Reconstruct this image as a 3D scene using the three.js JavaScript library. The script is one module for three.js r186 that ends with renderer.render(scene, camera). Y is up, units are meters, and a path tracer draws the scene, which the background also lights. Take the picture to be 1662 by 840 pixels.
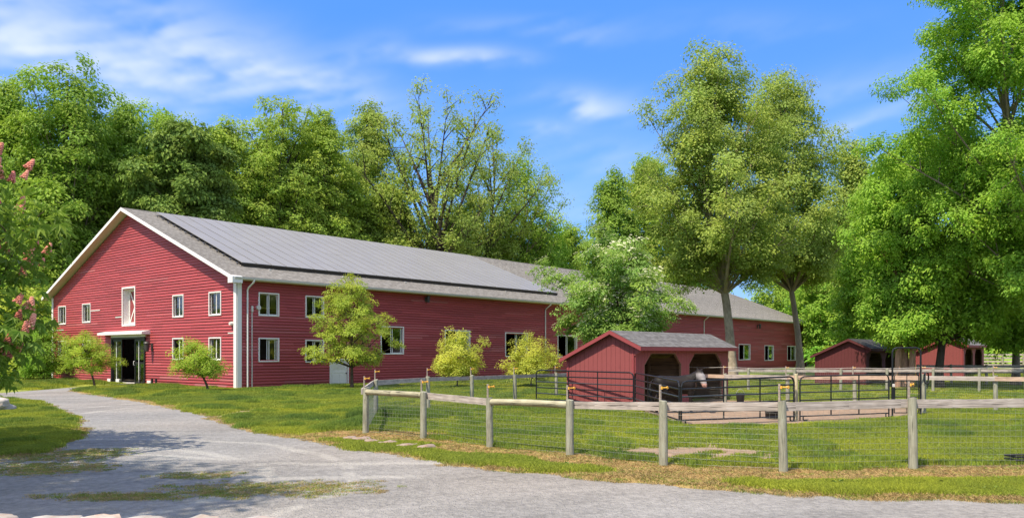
import * as THREE from 'three';
import { mergeGeometries, mergeVertices } from 'three/addons/utils/BufferGeometryUtils.js';
import { MarchingCubes } from 'three/addons/objects/MarchingCubes.js';
import { RoundedBoxGeometry } from 'three/addons/geometries/RoundedBoxGeometry.js';

// ---------------------------------------------------------------- camera, sky, sun, exposure
const F = 1287, CX = 831, HY = 573, EYE = 2.1;          // lens in photo pixels, optical centre, horizon row, eye height
const scene = new THREE.Scene();
const camera = new THREE.PerspectiveCamera(2 * Math.atan(420 / F) * 180 / Math.PI, 1662 / 840, 0.1, 900);
camera.position.set(0, EYE, 0);
camera.lookAt(0, EYE, -10);
camera.setViewOffset(1662, 840, 0, 420 - HY, 1662, 840);
const renderer = new THREE.WebGLRenderer({ antialias: true });
renderer.toneMapping = THREE.LinearToneMapping;
renderer.toneMappingExposure = 1.36;
renderer.shadowMap.enabled = true;

const SUN_EL = 59 * Math.PI / 180, SUN_AZ = -2 * Math.PI / 180;   // azimuth turned from the gable's normal towards the long wall
const gn = [-0.644, 0.765], gz = [0.765, 0.644];
const sunH = [gn[0] * Math.cos(SUN_AZ) + gz[0] * Math.sin(SUN_AZ), gn[1] * Math.cos(SUN_AZ) + gz[1] * Math.sin(SUN_AZ)];
const SUN = new THREE.Vector3(sunH[0] * Math.cos(SUN_EL), Math.sin(SUN_EL), sunH[1] * Math.cos(SUN_EL));
const sun = new THREE.DirectionalLight(0xfff0d8, 5);
sun.position.copy(SUN).multiplyScalar(120).add(new THREE.Vector3(5, 0, -50));
sun.target.position.set(5, 0, -50);
sun.castShadow = true;
Object.assign(sun.shadow.camera, { left: -110, right: 110, top: 110, bottom: -110, near: 1, far: 300 });
sun.shadow.mapSize.set(4096, 4096);
scene.add(sun, sun.target);

// ---------------------------------------------------------------- helpers
function rng(seed) {
  let a = seed >>> 0;
  return () => { a = (a + 0x6D2B79F5) | 0; let t = Math.imul(a ^ (a >>> 15), 1 | a); t = (t + Math.imul(t ^ (t >>> 7), 61 | t)) ^ t; return ((t ^ (t >>> 14)) >>> 0) / 4294967296; };
}
const clamp = (x, a = 0, b = 1) => Math.min(b, Math.max(a, x));
const sstep = (a, b, x) => { const t = clamp((x - a) / (b - a)); return t * t * (3 - 2 * t); };
const lerp = (a, b, t) => a + (b - a) * t;
function hash2(i, j, s) { let h = Math.imul(i, 374761393) + Math.imul(j, 668265263) + Math.imul(s, 974634777); h = Math.imul(h ^ (h >>> 13), 1274126177); return ((h ^ (h >>> 16)) >>> 0) / 4294967296; }
function vnoise(x, y, s = 1, per = 0) {
  const xi = Math.floor(x), yi = Math.floor(y), fx = x - xi, fy = y - yi, u = fx * fx * (3 - 2 * fx), v = fy * fy * (3 - 2 * fy);
  const w = per ? (k) => ((k % per) + per) % per : (k) => k;
  const a = hash2(w(xi), w(yi), s), b = hash2(w(xi + 1), w(yi), s), c = hash2(w(xi), w(yi + 1), s), d = hash2(w(xi + 1), w(yi + 1), s);
  return a + (b - a) * u + (c - a) * v + (a - b - c + d) * u * v;
}
function fbm(x, y, o = 4, s = 1, per = 0) { let t = 0, a = 0.5, n = 0; for (let i = 0; i < o; i++) { t += a * vnoise(x, y, s + i * 17, per); n += a; a *= 0.5; x *= 2; y *= 2; per *= 2; } return t / n; }
const GP = (px, py) => { const d = F * EYE / (py - HY); return [(px - CX) / F * d, d]; };   // ground point (x, depth) seen at a photo pixel
const XA = (px, d) => (px - CX) / F * d, YA = (py, d) => EYE - (py - HY) * d / F;
const toS = (v) => v <= 0.0031308 ? v * 12.92 : 1.055 * Math.pow(v, 1 / 2.4) - 0.055;
function tex(w, h, fn, { srgb = true, rx = 1, ry = 1, wrap = THREE.RepeatWrapping } = {}) {
  const d = new Uint8Array(w * h * 4);
  for (let j = 0; j < h; j++) for (let i = 0; i < w; i++) {
    const c = fn(i / w, j / h, i, j), k = (j * w + i) * 4;
    for (let q = 0; q < 3; q++) d[k + q] = clamp(Math.round((srgb ? toS(clamp(c[q])) : c[q]) * 255), 0, 255);
    d[k + 3] = 255;
  }
  const t = new THREE.DataTexture(d, w, h, THREE.RGBAFormat);
  t.wrapS = t.wrapT = wrap; t.magFilter = THREE.LinearFilter; t.minFilter = THREE.LinearMipmapLinearFilter; t.generateMipmaps = true;
  if (srgb) t.colorSpace = THREE.SRGBColorSpace;
  t.repeat.set(rx, ry); t.needsUpdate = true; return t;
}
const lin = (r, g, b) => new THREE.Color().setRGB(r, g, b);
const std = (c, rough = 0.8, o = {}) => new THREE.MeshStandardMaterial({ color: lin(...c), roughness: rough, ...o });
const counts = {};
function numbered(n) { counts[n] = (counts[n] || 0) + 1; return counts[n] === 1 ? n : n + '_' + String(counts[n] - 1).padStart(3, '0'); }
function tag(o, label, category, group, kind) { if (label) o.userData.label = label; if (category) o.userData.category = category; if (group) o.userData.group = group; if (kind) o.userData.kind = kind; return o; }
function thing(name, label, category, pos = [0, 0, 0], turn = 0, group) { const o = new THREE.Group(); o.name = numbered(name); o.position.set(...pos); o.rotation.y = turn; tag(o, label, category, group); scene.add(o); return o; }
function part(name, geo, mat, parent, kind) {
  const g = Array.isArray(geo) ? merge(geo) : geo, m = new THREE.Mesh(g, mat); m.name = name; m.castShadow = m.receiveShadow = true; if (kind) m.userData.kind = kind; parent.add(m); return m;
}
function one(name, geo, mat, label, category, group, kind) { const m = part(numbered(name), geo, mat, scene, kind); return tag(m, label, category, group, kind); }
function merge(list) {
  const col = list.some((g) => g.attributes.color);
  return mergeGeometries(list.map((g) => {
    let h = g.index ? g.toNonIndexed() : g; 
    for (const k of Object.keys(h.attributes)) if (!['position', 'normal', 'uv', 'color'].includes(k)) h.deleteAttribute(k);
    if (!h.attributes.uv) h.setAttribute('uv', new THREE.BufferAttribute(new Float32Array(h.attributes.position.count * 2), 2));
    if (col && !h.attributes.color) h.setAttribute('color', new THREE.BufferAttribute(new Float32Array(h.attributes.position.count * 3).fill(1), 3));
    return h;
  }));
}
function uvBox(g, along = 'x', ou = 0, ov = 0) {           // uv in metres, u along the grain
  if (g.index) g = g.toNonIndexed();
  const p = g.attributes.position, n = g.attributes.normal, uv = new Float32Array(p.count * 2);
  for (let i = 0; i < p.count; i++) {
    const c = { x: p.getX(i), y: p.getY(i), z: p.getZ(i) }, a = { x: Math.abs(n.getX(i)), y: Math.abs(n.getY(i)), z: Math.abs(n.getZ(i)) };
    let best = null; for (const k of ['x', 'y', 'z']) if (k !== along && (best === null || a[k] > a[best])) best = k;
    const other = ['x', 'y', 'z'].find((k) => k !== along && k !== best);
    uv[i * 2] = c[along] + ou; uv[i * 2 + 1] = c[other] + ov;
  }
  g.setAttribute('uv', new THREE.BufferAttribute(uv, 2)); return g;
}
const bx = (w, h, d, x = 0, y = 0, z = 0) => new THREE.BoxGeometry(w, h, d).translate(x, y, z);
const rb = (w, h, d, r, x = 0, y = 0, z = 0) => { const g = new RoundedBoxGeometry(w, h, d, 1, r); return g.translate(x, y, z); };
function bar(a, b, r, sides = 8, r2 = r) {                  // round bar between two points
  const A = new THREE.Vector3(...a), B = new THREE.Vector3(...b), L = A.distanceTo(B), g = new THREE.CylinderGeometry(r2, r, L, sides, 1);
  g.translate(0, L / 2, 0); g.applyQuaternion(new THREE.Quaternion().setFromUnitVectors(new THREE.Vector3(0, 1, 0), B.clone().sub(A).normalize()));
  return g.translate(...a);
}
const tube = (pts, r, seg = 20, sides = 7) => new THREE.TubeGeometry(new THREE.CatmullRomCurve3(pts.map((p) => new THREE.Vector3(...p)), false, 'catmullrom', 0.5), seg, r, sides);
function prism(pts, depth, z0 = 0) {                        // polygon in xy pushed along z
  const s = new THREE.Shape(pts.map((p) => new THREE.Vector2(p[0], p[1]))); const g = new THREE.ExtrudeGeometry(s, { depth, bevelEnabled: false }); return g.translate(0, 0, z0);
}
class Tri {                                                 // collects quads and triangles with colours
  constructor() { this.p = []; this.c = []; this.u = []; }
  quad(a, b, c, d, col = [1, 1, 1], uv = null) { this.tri(a, b, c, col, uv && [uv[0], uv[1], uv[2]]); this.tri(a, c, d, col, uv && [uv[0], uv[2], uv[3]]); }
  tri(a, b, c, col = [1, 1, 1], uv = null) { this.p.push(...a, ...b, ...c); for (let i = 0; i < 3; i++) { this.c.push(...col); this.u.push(...(uv ? uv[i] : [0, 0])); } }
  geo() { const g = new THREE.BufferGeometry(); g.setAttribute('position', new THREE.Float32BufferAttribute(this.p, 3)); g.setAttribute('color', new THREE.Float32BufferAttribute(this.c, 3)); g.setAttribute('uv', new THREE.Float32BufferAttribute(this.u, 2)); g.computeVertexNormals(); return g; }
}

// ---------------------------------------------------------------- sky
{
  const W = 2048, H = 1024, d = new Float32Array(W * H * 4);
  const dirOf = (px, py) => { const az = Math.atan((px - CX) / F), el = Math.atan((HY - py) * Math.cos(az) / F); return [az, el]; };
  // wisps: centre pixel, half sizes in pixels, slope, strength
  const wisps = [[120, 70, 230, 60, 0.22, 0.75], [420, 118, 190, 30, 0.16, 0.75], [60, 130, 210, 45, 0.1, 0.6], [300, 30, 260, 40, 0.2, 0.35], [765, 89, 80, 13, 0.02, 0.75], [945, 166, 85, 20, 0.08, 0.7],
    [880, 211, 50, 14, 0, 0.5], [1415, 192, 110, 14, -0.22, 0.45], [1370, 140, 160, 25, -0.15, 0.22], [980, 250, 130, 30, 0.1, 0.22], [880, 45, 120, 14, 0.06, 0.28], [1180, 40, 150, 20, 0.1, 0.14], [600, 75, 60, 20, -0.3, 0.25], [930, 320, 120, 40, 0, 0.2]]
    .map(([x, y, a, b, k, s]) => { const c = dirOf(x, y); return [c[0], c[1], a / F, b / F, k, s]; });
  const zen = [0.05, 0.17, 0.62], mid = [0.09, 0.275, 0.83], low = [0.2, 0.44, 0.9], hor = [0.42, 0.62, 0.93];
  for (let j = 0; j < H; j++) {
    const el = ((j + 0.5) / H - 0.5) * Math.PI;
    for (let i = 0; i < W; i++) {
      const k0 = (j * W + i) * 4; if (el < -0.03) { d.set([0.1, 0.11, 0.06, 1], k0); continue; }
      const th = ((i + 0.5) / W - 0.5) * 2 * Math.PI;              // atan2(z, x)
      const dx = Math.cos(el) * Math.cos(th), dz = Math.cos(el) * Math.sin(th), dy = Math.sin(el), az = Math.atan2(dx, -dz);
      const e = Math.max(0, el) * 180 / Math.PI, c = [0, 0, 0];
      for (let q = 0; q < 3; q++) c[q] = e < 9 ? lerp(hor[q], low[q], sstep(-3, 9, e)) : e < 24 ? lerp(low[q], mid[q], sstep(5, 24, e)) : lerp(mid[q], zen[q], sstep(20, 75, e));
      let cl = 0;
      const near = Math.abs(az) < 0.75 && el < 0.6, f1 = near ? fbm(az * 9 + 3, el * 26 - az * 5, 4, 5) : 0, f2 = near ? fbm(az * 22 + 4 * f1, el * 95 - az * 22, 4, 9) : 0;
      if (near) for (const [ca, ce, a, b, k, s] of wisps) {
        const ua = (az - ca) + 1.1 * a * (f1 - 0.5), ue = (el - ce) + k * (az - ca) + 2.2 * b * (f1 - 0.5) + 0.9 * b * (f2 - 0.5), r = (ua / a) ** 2 + (ue / b) ** 2;
        if (r < 6) cl += s * Math.exp(-r * 1.0) * sstep(0.2, 0.95, f1 * 0.7 + f2 * 0.42) * 0.9;
      }
      cl += 0.32 * sstep(0.5, 0.85, fbm(az * 3.2 + 7, el * 9 + az * 2, 4, 21)) * sstep(0.02, 0.2, el) * sstep(0.3, 0.8, Math.abs(az) + Math.max(0, el - 0.42) * 2);   // thin cirrus round the rest of the sky
      cl += 0.44 * Math.max(sstep(0.5, 0.95, el), sstep(0.75, 1.35, Math.abs(az))) * (0.8 + 0.4 * fbm(az * 2 + 3, el * 5, 3, 23)) * sstep(-0.02, 0.12, el);   // unseen milky veil overhead and behind, added to whiten the fill light
      cl = clamp(cl, 0, 0.85);
      const glow = 0.5 * Math.pow(Math.max(0, dx * SUN.x + dy * SUN.y + dz * SUN.z), 12);
      const k = (j * W + i) * 4, white = [0.9, 0.91, 0.95];
      for (let q = 0; q < 3; q++) d[k + q] = el < -0.02 ? [0.1, 0.11, 0.06][q] : lerp(c[q], white[q], cl) + glow * [1, 0.95, 0.85][q];
      d[k + 3] = 1;
    }
  }
  const t = new THREE.DataTexture(d, W, H, THREE.RGBAFormat, THREE.FloatType);
  t.mapping = THREE.EquirectangularReflectionMapping; t.magFilter = THREE.LinearFilter; t.minFilter = THREE.LinearFilter; t.colorSpace = THREE.LinearSRGBColorSpace; t.needsUpdate = true;
  scene.background = t; scene.environment = t;
}

// ---------------------------------------------------------------- the lie of the land
const BO = [-15.9, 45.8], BV = [0.644, 0.765], BL = 91.7, BW = 27.2;   // barn: near corner (x, depth), direction of the long wall, length, width
const barnLocal = (x, d) => { const a = x - BO[0], b = d - BO[1]; return [a * BV[0] + b * BV[1], a * 0.765 - b * 0.644]; };   // along, outward
const G = (list) => list.map(([a, b]) => GP(a, b));
const driveEdge = [...G([[-420, 626], [-150, 628], [0, 631], [60, 632], [95, 628], [122, 624], [180, 622.5], [240, 622], [236, 624.5], [160, 628], [110, 633.5], [150, 641], [230, 653], [300, 668], [340, 682], [385, 695], [440, 705], [500, 718], [560, 728], [640, 741], [740, 758], [840, 769], [1000, 781], [1200, 798], [1400, 809], [1662, 817], [2100, 822]]),
  [26, -6], [-26, -6], [-26, 14.5], ...G([[-150, 748], [0, 744], [60, 737], [108, 727], [136, 706], [138, 690], [112, 670], [66, 652], [0, 646], [-150, 645], [-420, 647]])];
function sdPoly(x, y, P) {                                             // below zero inside
  let d = 1e9, inn = false;
  for (let i = 0, j = P.length - 1; i < P.length; j = i++) {
    const [ax, ay] = P[j], [bx2, by] = P[i], ex = bx2 - ax, ey = by - ay, wx = x - ax, wy = y - ay, t = clamp((wx * ex + wy * ey) / (ex * ex + ey * ey));
    d = Math.min(d, (wx - ex * t) ** 2 + (wy - ey * t) ** 2);
    if ((ay > y) !== (by > y) && x < ex * (y - ay) / ey + ax) inn = !inn;
  }
  return (inn ? -1 : 1) * Math.sqrt(d);
}
const penPoly = G([[1030, 664], [1062, 680], [1098, 694], [1200, 694], [1290, 691], [1380, 685], [1452, 680], [1500, 674]]).concat([[15.5, 30], [9.2, 36], [4.6, 30.2]]);
const frontFence = [[593, 705, 631], [687, 714, 638], [795, 729, 648], [925, 743, 653], [1077, 760, 655], [1272, 770, 655], [1483, 765, 650], [1700, 764, 648]].map(([px, pb, pt]) => { const d = F * EYE / (pb - HY); return { x: XA(px, d), d, h: YA(pt, d) }; });
const fencePoly = frontFence.map((p) => [p.x, p.d]);
function dLine(x, d, P) { let m = 1e9; for (let i = 1; i < P.length; i++) { const [ax, ay] = P[i - 1], [b, c] = P[i], ex = b - ax, ey = c - ay, t = clamp(((x - ax) * ex + (d - ay) * ey) / (ex * ex + ey * ey)); m = Math.min(m, Math.hypot(x - ax - ex * t, d - ay - ey * t)); } return m; }
const shedAt = [[4.64, 30], [22.3, 50], [33, 58]], SL = 8.1, SD = 3.13;
const trackLine = G([[345, 682], [400, 668], [470, 660], [590, 651]]);
function gh(x, d) {
  const [a, o] = barnLocal(x, d);
  let h = 0.035 + 0.05 * (fbm(x * 0.22 + 40, d * 0.22, 3, 3) - 0.5) + 0.03 * (fbm(x * 1.7, d * 1.7, 2, 8) - 0.5);
  h += 3.2 * sstep(-36, -75, o) + 0.75 * sstep(26, 40, x) * sstep(52, 64, d) * sstep(-2, 12, o);
  if (d < 80 && x > -40 && x < 40) h -= 0.13 * sstep(0.45, -0.55, sdPoly(x, d, driveEdge) + 0.75 * (fbm(x * 1.3, d * 1.3, 3, 31) - 0.5));
  if (d > 19 && d < 40) h -= 0.03 * sstep(0.3, -0.3, sdPoly(x, d, penPoly));
  if (a > -0.5 && a < BL + 0.5 && o < 0.3 && o > -BW - 0.5) h = Math.min(h, 0.02);
  return h;
}
// how much of the ground is bare: [straw, dirt]
function bare(x, d) {
  const n = fbm(x * 0.9, d * 0.9, 4, 51), n2 = fbm(x * 3.1, d * 3.1, 3, 57);
  let straw = 0, dirt = 0;
  const df = dLine(x, d + 0.42, fencePoly);
  straw = Math.max(straw, sstep(0.95, 0.4, df + 1.5 * (n - 0.5)) * sstep(0.2, 0.5, n2 + 0.16));
  const [cx, cd] = fencePoly[0]; straw = Math.max(straw, sstep(2.1, 0.4, Math.hypot((x - cx - 0.3) * 0.75, (d - cd + 0.5) * 1.5) + 1.6 * (n - 0.5)));
  dirt = Math.max(dirt, sstep(0.35, -0.35, sdPoly(x, d, penPoly) + 1.0 * (n - 0.5)));
  for (const [px, py, a, b, k] of [[1090, 738, 1.9, 1.3, 0.9], [1200, 742, 1.9, 1.0, 0.9], [1000, 722, 1.5, 1.3, 0.55], [1330, 738, 1.3, 0.9, 0.6], [1250, 715, 1.2, 1.0, 0.5], [1420, 735, 1.2, 0.7, 0.5], [1500, 735, 1.0, 0.6, 0.35], [1640, 632, 4, 2.5, 0.5], [1580, 648, 3, 1.6, 0.7], [1470, 640, 3, 2, 0.8], [1350, 632, 4, 2, 0.7], [1120, 725, 1.2, 0.6, 0.7], [1380, 752, 1.0, 0.3, 0.7]]) { const [qx, qd] = GP(px, py); const p = sstep(1.7, 0.2, Math.hypot((x - qx) / a, (d - qd) / b) + 1.7 * (n - 0.5) + 1.1 * (n2 - 0.5)); dirt = Math.max(dirt, clamp(1.25 * k * p * sstep(0.3, 0.56, n2 + 0.16 * p))); }
  dirt = Math.max(dirt, 0.75 * sstep(0.75, 0.15, dLine(x, d, trackLine) + 0.9 * (n - 0.5)));
  straw = Math.max(straw, 0.75 * sstep(0.7, 0.0, Math.abs(sdPoly(x, d, driveEdge)) + 1.2 * (n - 0.42)));
  if (x > 12 && d > 26) dirt = Math.max(dirt, 0.6 * sstep(0.5, 0.75, fbm(x * 0.12, d * 0.2, 3, 77)));
  return [straw, dirt];
}
const NX0 = -46, NX1 = 46, ND0 = 3, ND1 = 80;
const BN = 640, bareGrid = new Float32Array(BN * BN * 2);               // bare() on a grid, read back smoothly
for (let j = 0; j < BN; j++) for (let i = 0; i < BN; i++) { const x = lerp(NX0, NX1, i / (BN - 1)), d = lerp(ND0, ND1, j / (BN - 1)), b = d < 46 || x > 12 ? bare(x, d) : [0, 0]; bareGrid.set(b, (j * BN + i) * 2); }
function bareAt(x, d) { const fx = clamp((x - NX0) / (NX1 - NX0)) * (BN - 1), fy = clamp((d - ND0) / (ND1 - ND0)) * (BN - 1), i = Math.min(BN - 2, Math.floor(fx)), j = Math.min(BN - 2, Math.floor(fy)), u = fx - i, v = fy - j, k = (j * BN + i) * 2, q = BN * 2; return [0, 1].map((c) => lerp(lerp(bareGrid[k + c], bareGrid[k + 2 + c], u), lerp(bareGrid[k + q + c], bareGrid[k + q + 2 + c], u), v)); }
const groundTex = tex(2048, 2048, (u, v) => {
  const x = lerp(NX0, NX1, u), d = lerp(ND0, ND1, v), n = fbm(x * 0.45, d * 0.45, 2, 61), m = fbm(x * 6, d * 6, 2, 67), k = 0.72 + 0.6 * m;
  const [st0, di0] = bareAt(x, d), st = clamp(st0 + 0.9 * st0 * (1 - st0) * 2 * (m - 0.5)), di = clamp(di0 + 2.4 * di0 * (1 - di0) * 2 * (m - 0.5));
  const g = [lerp(0.14, 0.25, n) * k, lerp(0.19, 0.27, n) * k, 0.028 * k], s = [0.4 * k, 0.25 * k, 0.11 * k], b = [0.25 * k, 0.175 * k, 0.118 * k];
  return [0, 1, 2].map((q) => lerp(lerp(g[q], s[q], st * 0.9), b[q], di));
}, { wrap: THREE.ClampToEdgeWrapping });
const bumpTex = tex(512, 512, (u, v) => { const h = fbm(u * 24, v * 24, 4, 5, 24); return [h, h, h]; }, { srgb: false, rx: 46, ry: 40 });
function sheet(x0, x1, d0, d1, nx, nd, f) {
  const g = new THREE.PlaneGeometry(1, 1, nx, nd), p = g.attributes.position, uv = g.attributes.uv;
  for (let i = 0; i < p.count; i++) { const u = p.getX(i) + 0.5, v = p.getY(i) + 0.5, x = lerp(x0, x1, u), d = lerp(d0, d1, v); p.setXYZ(i, x, f(x, d), -d); uv.setXY(i, u, v); }
  g.computeVertexNormals(); return g;
}
tag(one('ground', sheet(NX0, NX1, ND0, ND1, 370, 310, gh), new THREE.MeshStandardMaterial({ map: groundTex, bumpMap: bumpTex, bumpScale: 0.04, roughness: 1 })), null, null, null, 'structure');
tag(one('terrain', sheet(-420, 420, -160, 520, 168, 136, (x, d) => gh(x, d) - (x > NX0 - 6 && x < NX1 + 6 && d > ND0 - 6 && d < ND1 + 6 ? 0.4 : 0.02)), std([0.085, 0.12, 0.025], 1)), null, null, null, 'structure');
{ // gravel drive: a sheet that the lawn rises through along a ragged edge
  const X0 = -27, X1 = 27, D0 = -7, D1 = 62;
  const t = tex(1536, 2048, (u, v) => {
    const x = lerp(X0, X1, u), d = lerp(D0, D1, v);
    const n = fbm(x * 0.5, d * 0.5, 2, 71), m = fbm(x * 15, d * 15, 2, 73), along = fbm(x * 0.35 + d * 0.25, d * 2.2 - x * 0.9, 3, 79);
    const k = 0.55 + 0.32 * n + 0.6 * m + 0.36 * (along - 0.5);
    // tyre tracks: pale arcs where cars turn
    let tr = 0; for (const [cx, cd, r] of [[-9.5, 12.5, 6.8], [-9.5, 12.5, 5.2], [-2, 28, 13.0], [-2, 28, 14.6]]) { const w = Math.abs(Math.hypot(x - cx, d - cd) - r + 0.5 * (n - 0.5)); tr = Math.max(tr, sstep(0.22, 0.05, w) * sstep(0.3, 0.6, along + 0.1)); }
    const warm = vnoise(x * 0.3, d * 0.3, 83);
    return [(0.228 + 0.02 * warm) * k + 0.08 * tr, 0.23 * k + 0.077 * tr, (0.226 - 0.02 * warm) * k + 0.065 * tr];
  }, { wrap: THREE.ClampToEdgeWrapping });
  const b = tex(512, 512, (u, v) => { const h = 0.6 * fbm(u * 40, v * 40, 3, 15, 40) + 0.4 * vnoise(u * 128, v * 128, 4, 128); return [h, h, h]; }, { srgb: false, rx: 27, ry: 35 });
  const ring = []; const P = driveEdge;
  const g = sheet(X0, X1, D0, D1, 180, 230, (x, d) => 0.006 * Math.sin(x * 1.3 + d) * 0.5), idx = g.index.array, keep = [], pos = g.attributes.position;
  const inside = new Float32Array(pos.count); for (let i = 0; i < pos.count; i++) inside[i] = sdPoly(pos.getX(i), -pos.getZ(i), P);
  for (let i = 0; i < idx.length; i += 3) if (Math.min(inside[idx[i]], inside[idx[i + 1]], inside[idx[i + 2]]) < 0.55) keep.push(idx[i], idx[i + 1], idx[i + 2]);
  g.setIndex(keep);
  tag(one('driveway', g, new THREE.MeshStandardMaterial({ map: t, bumpMap: b, bumpScale: 0.045, roughness: 0.95 })), null, null, null, 'structure');
}

// ---------------------------------------------------------------- shared materials
const woodTex = tex(512, 512, (u, v) => { const g = fbm(u * 3, v * 60, 4, 101), c = fbm(u * 5, v * 9, 3, 103), crack = sstep(0.72, 0.8, fbm(u * 2.5, v * 90, 2, 109)); const k = 0.5 + 0.75 * g + 0.5 * (c - 0.5) - 0.45 * crack; return [k, k * 0.97, k * 0.92]; });
const weather = (c, r = 0.9) => new THREE.MeshStandardMaterial({ color: lin(...c), map: woodTex, bumpMap: woodTex, bumpScale: 0.006, roughness: r });
const M = {
  white: std([0.78, 0.77, 0.74], 0.5), whiteDull: std([0.62, 0.6, 0.55], 0.6), soffit: std([0.6, 0.53, 0.45], 0.7), black: std([0.012, 0.012, 0.014], 0.4), blackTube: std([0.016, 0.018, 0.022], 0.38, { metalness: 0.3 }),
  tubeWorn: std([0.05, 0.06, 0.07], 0.42, { metalness: 0.4 }), dark: std([0.02, 0.018, 0.016], 0.9), rubber: std([0.018, 0.018, 0.02], 0.6), wire: std([0.4, 0.41, 0.39], 0.5, { metalness: 0.6 }),
  yellow: std([0.8, 0.42, 0.05], 0.5), fixture: std([0.05, 0.045, 0.04], 0.5), concrete: std([0.42, 0.4, 0.37], 0.9), rope: std([0.65, 0.63, 0.58], 0.9),
  glass: new THREE.MeshPhysicalMaterial({ color: 0xffffff, transmission: 1, thickness: 0, roughness: 0.03, ior: 1.5 }),
  post: weather([0.34, 0.35, 0.28]), board: weather([0.47, 0.43, 0.405]), boardTan: weather([0.56, 0.42, 0.33]), log: weather([0.4, 0.39, 0.28]), stake: weather([0.42, 0.36, 0.31]),
};
const sideTex = tex(1024, 256, (u, v) => { const n = fbm(u * 8, v * 40, 4, 121, 0), k = 0.86 + 0.28 * n; return [k, k, k]; }, { rx: 1 / 12, ry: 1 / 3 });
M.siding = new THREE.MeshPhysicalMaterial({ color: lin(0.395, 0.065, 0.072), map: sideTex, roughness: 0.5, vertexColors: true, specularIntensity: 0.75 });
const shingleTex = tex(1024, 512, (u, v) => {
  const row = Math.floor(v * 8), off = hash2(row, 3, 7) * 0.1, tab = Math.floor((u + off) * 24), fx = ((u + off) * 24) % 1, t = hash2(tab % 24, row, 9), gr = fbm(u * 110, v * 60, 2, 131);
  const k = (0.7 + 0.5 * t * t + 0.35 * (gr - 0.5)) * (fx < 0.04 ? 0.6 : 1); return [k, k * 0.98, k * 0.96];
}, { rx: 1 / 4.8, ry: 1 / 1.12 });
M.shingle = new THREE.MeshStandardMaterial({ color: lin(0.255, 0.245, 0.225), map: shingleTex, roughness: 0.95, vertexColors: true });
M.shingleShed = new THREE.MeshStandardMaterial({ color: lin(0.165, 0.162, 0.162), map: shingleTex, roughness: 0.95, vertexColors: true });
const plankTex = tex(512, 512, (u, v) => { const k = 0.82 + 0.36 * fbm(u * 3, v * 40, 4, 141) - 0.12 * sstep(0.6, 0.8, fbm(u * 2, v * 5, 3, 143)); return [k, k, k]; });
M.plank = new THREE.MeshStandardMaterial({ color: lin(0.26, 0.06, 0.06), map: plankTex, bumpMap: plankTex, bumpScale: 0.004, roughness: 0.75 });
M.plankTrim = new THREE.MeshStandardMaterial({ color: lin(0.28, 0.05, 0.055), map: plankTex, roughness: 0.65 });
M.plankIn = weather([0.24, 0.16, 0.1]);
M.plankDark = new THREE.MeshStandardMaterial({ color: lin(0.25, 0.035, 0.04), map: plankTex, roughness: 0.8 });

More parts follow.
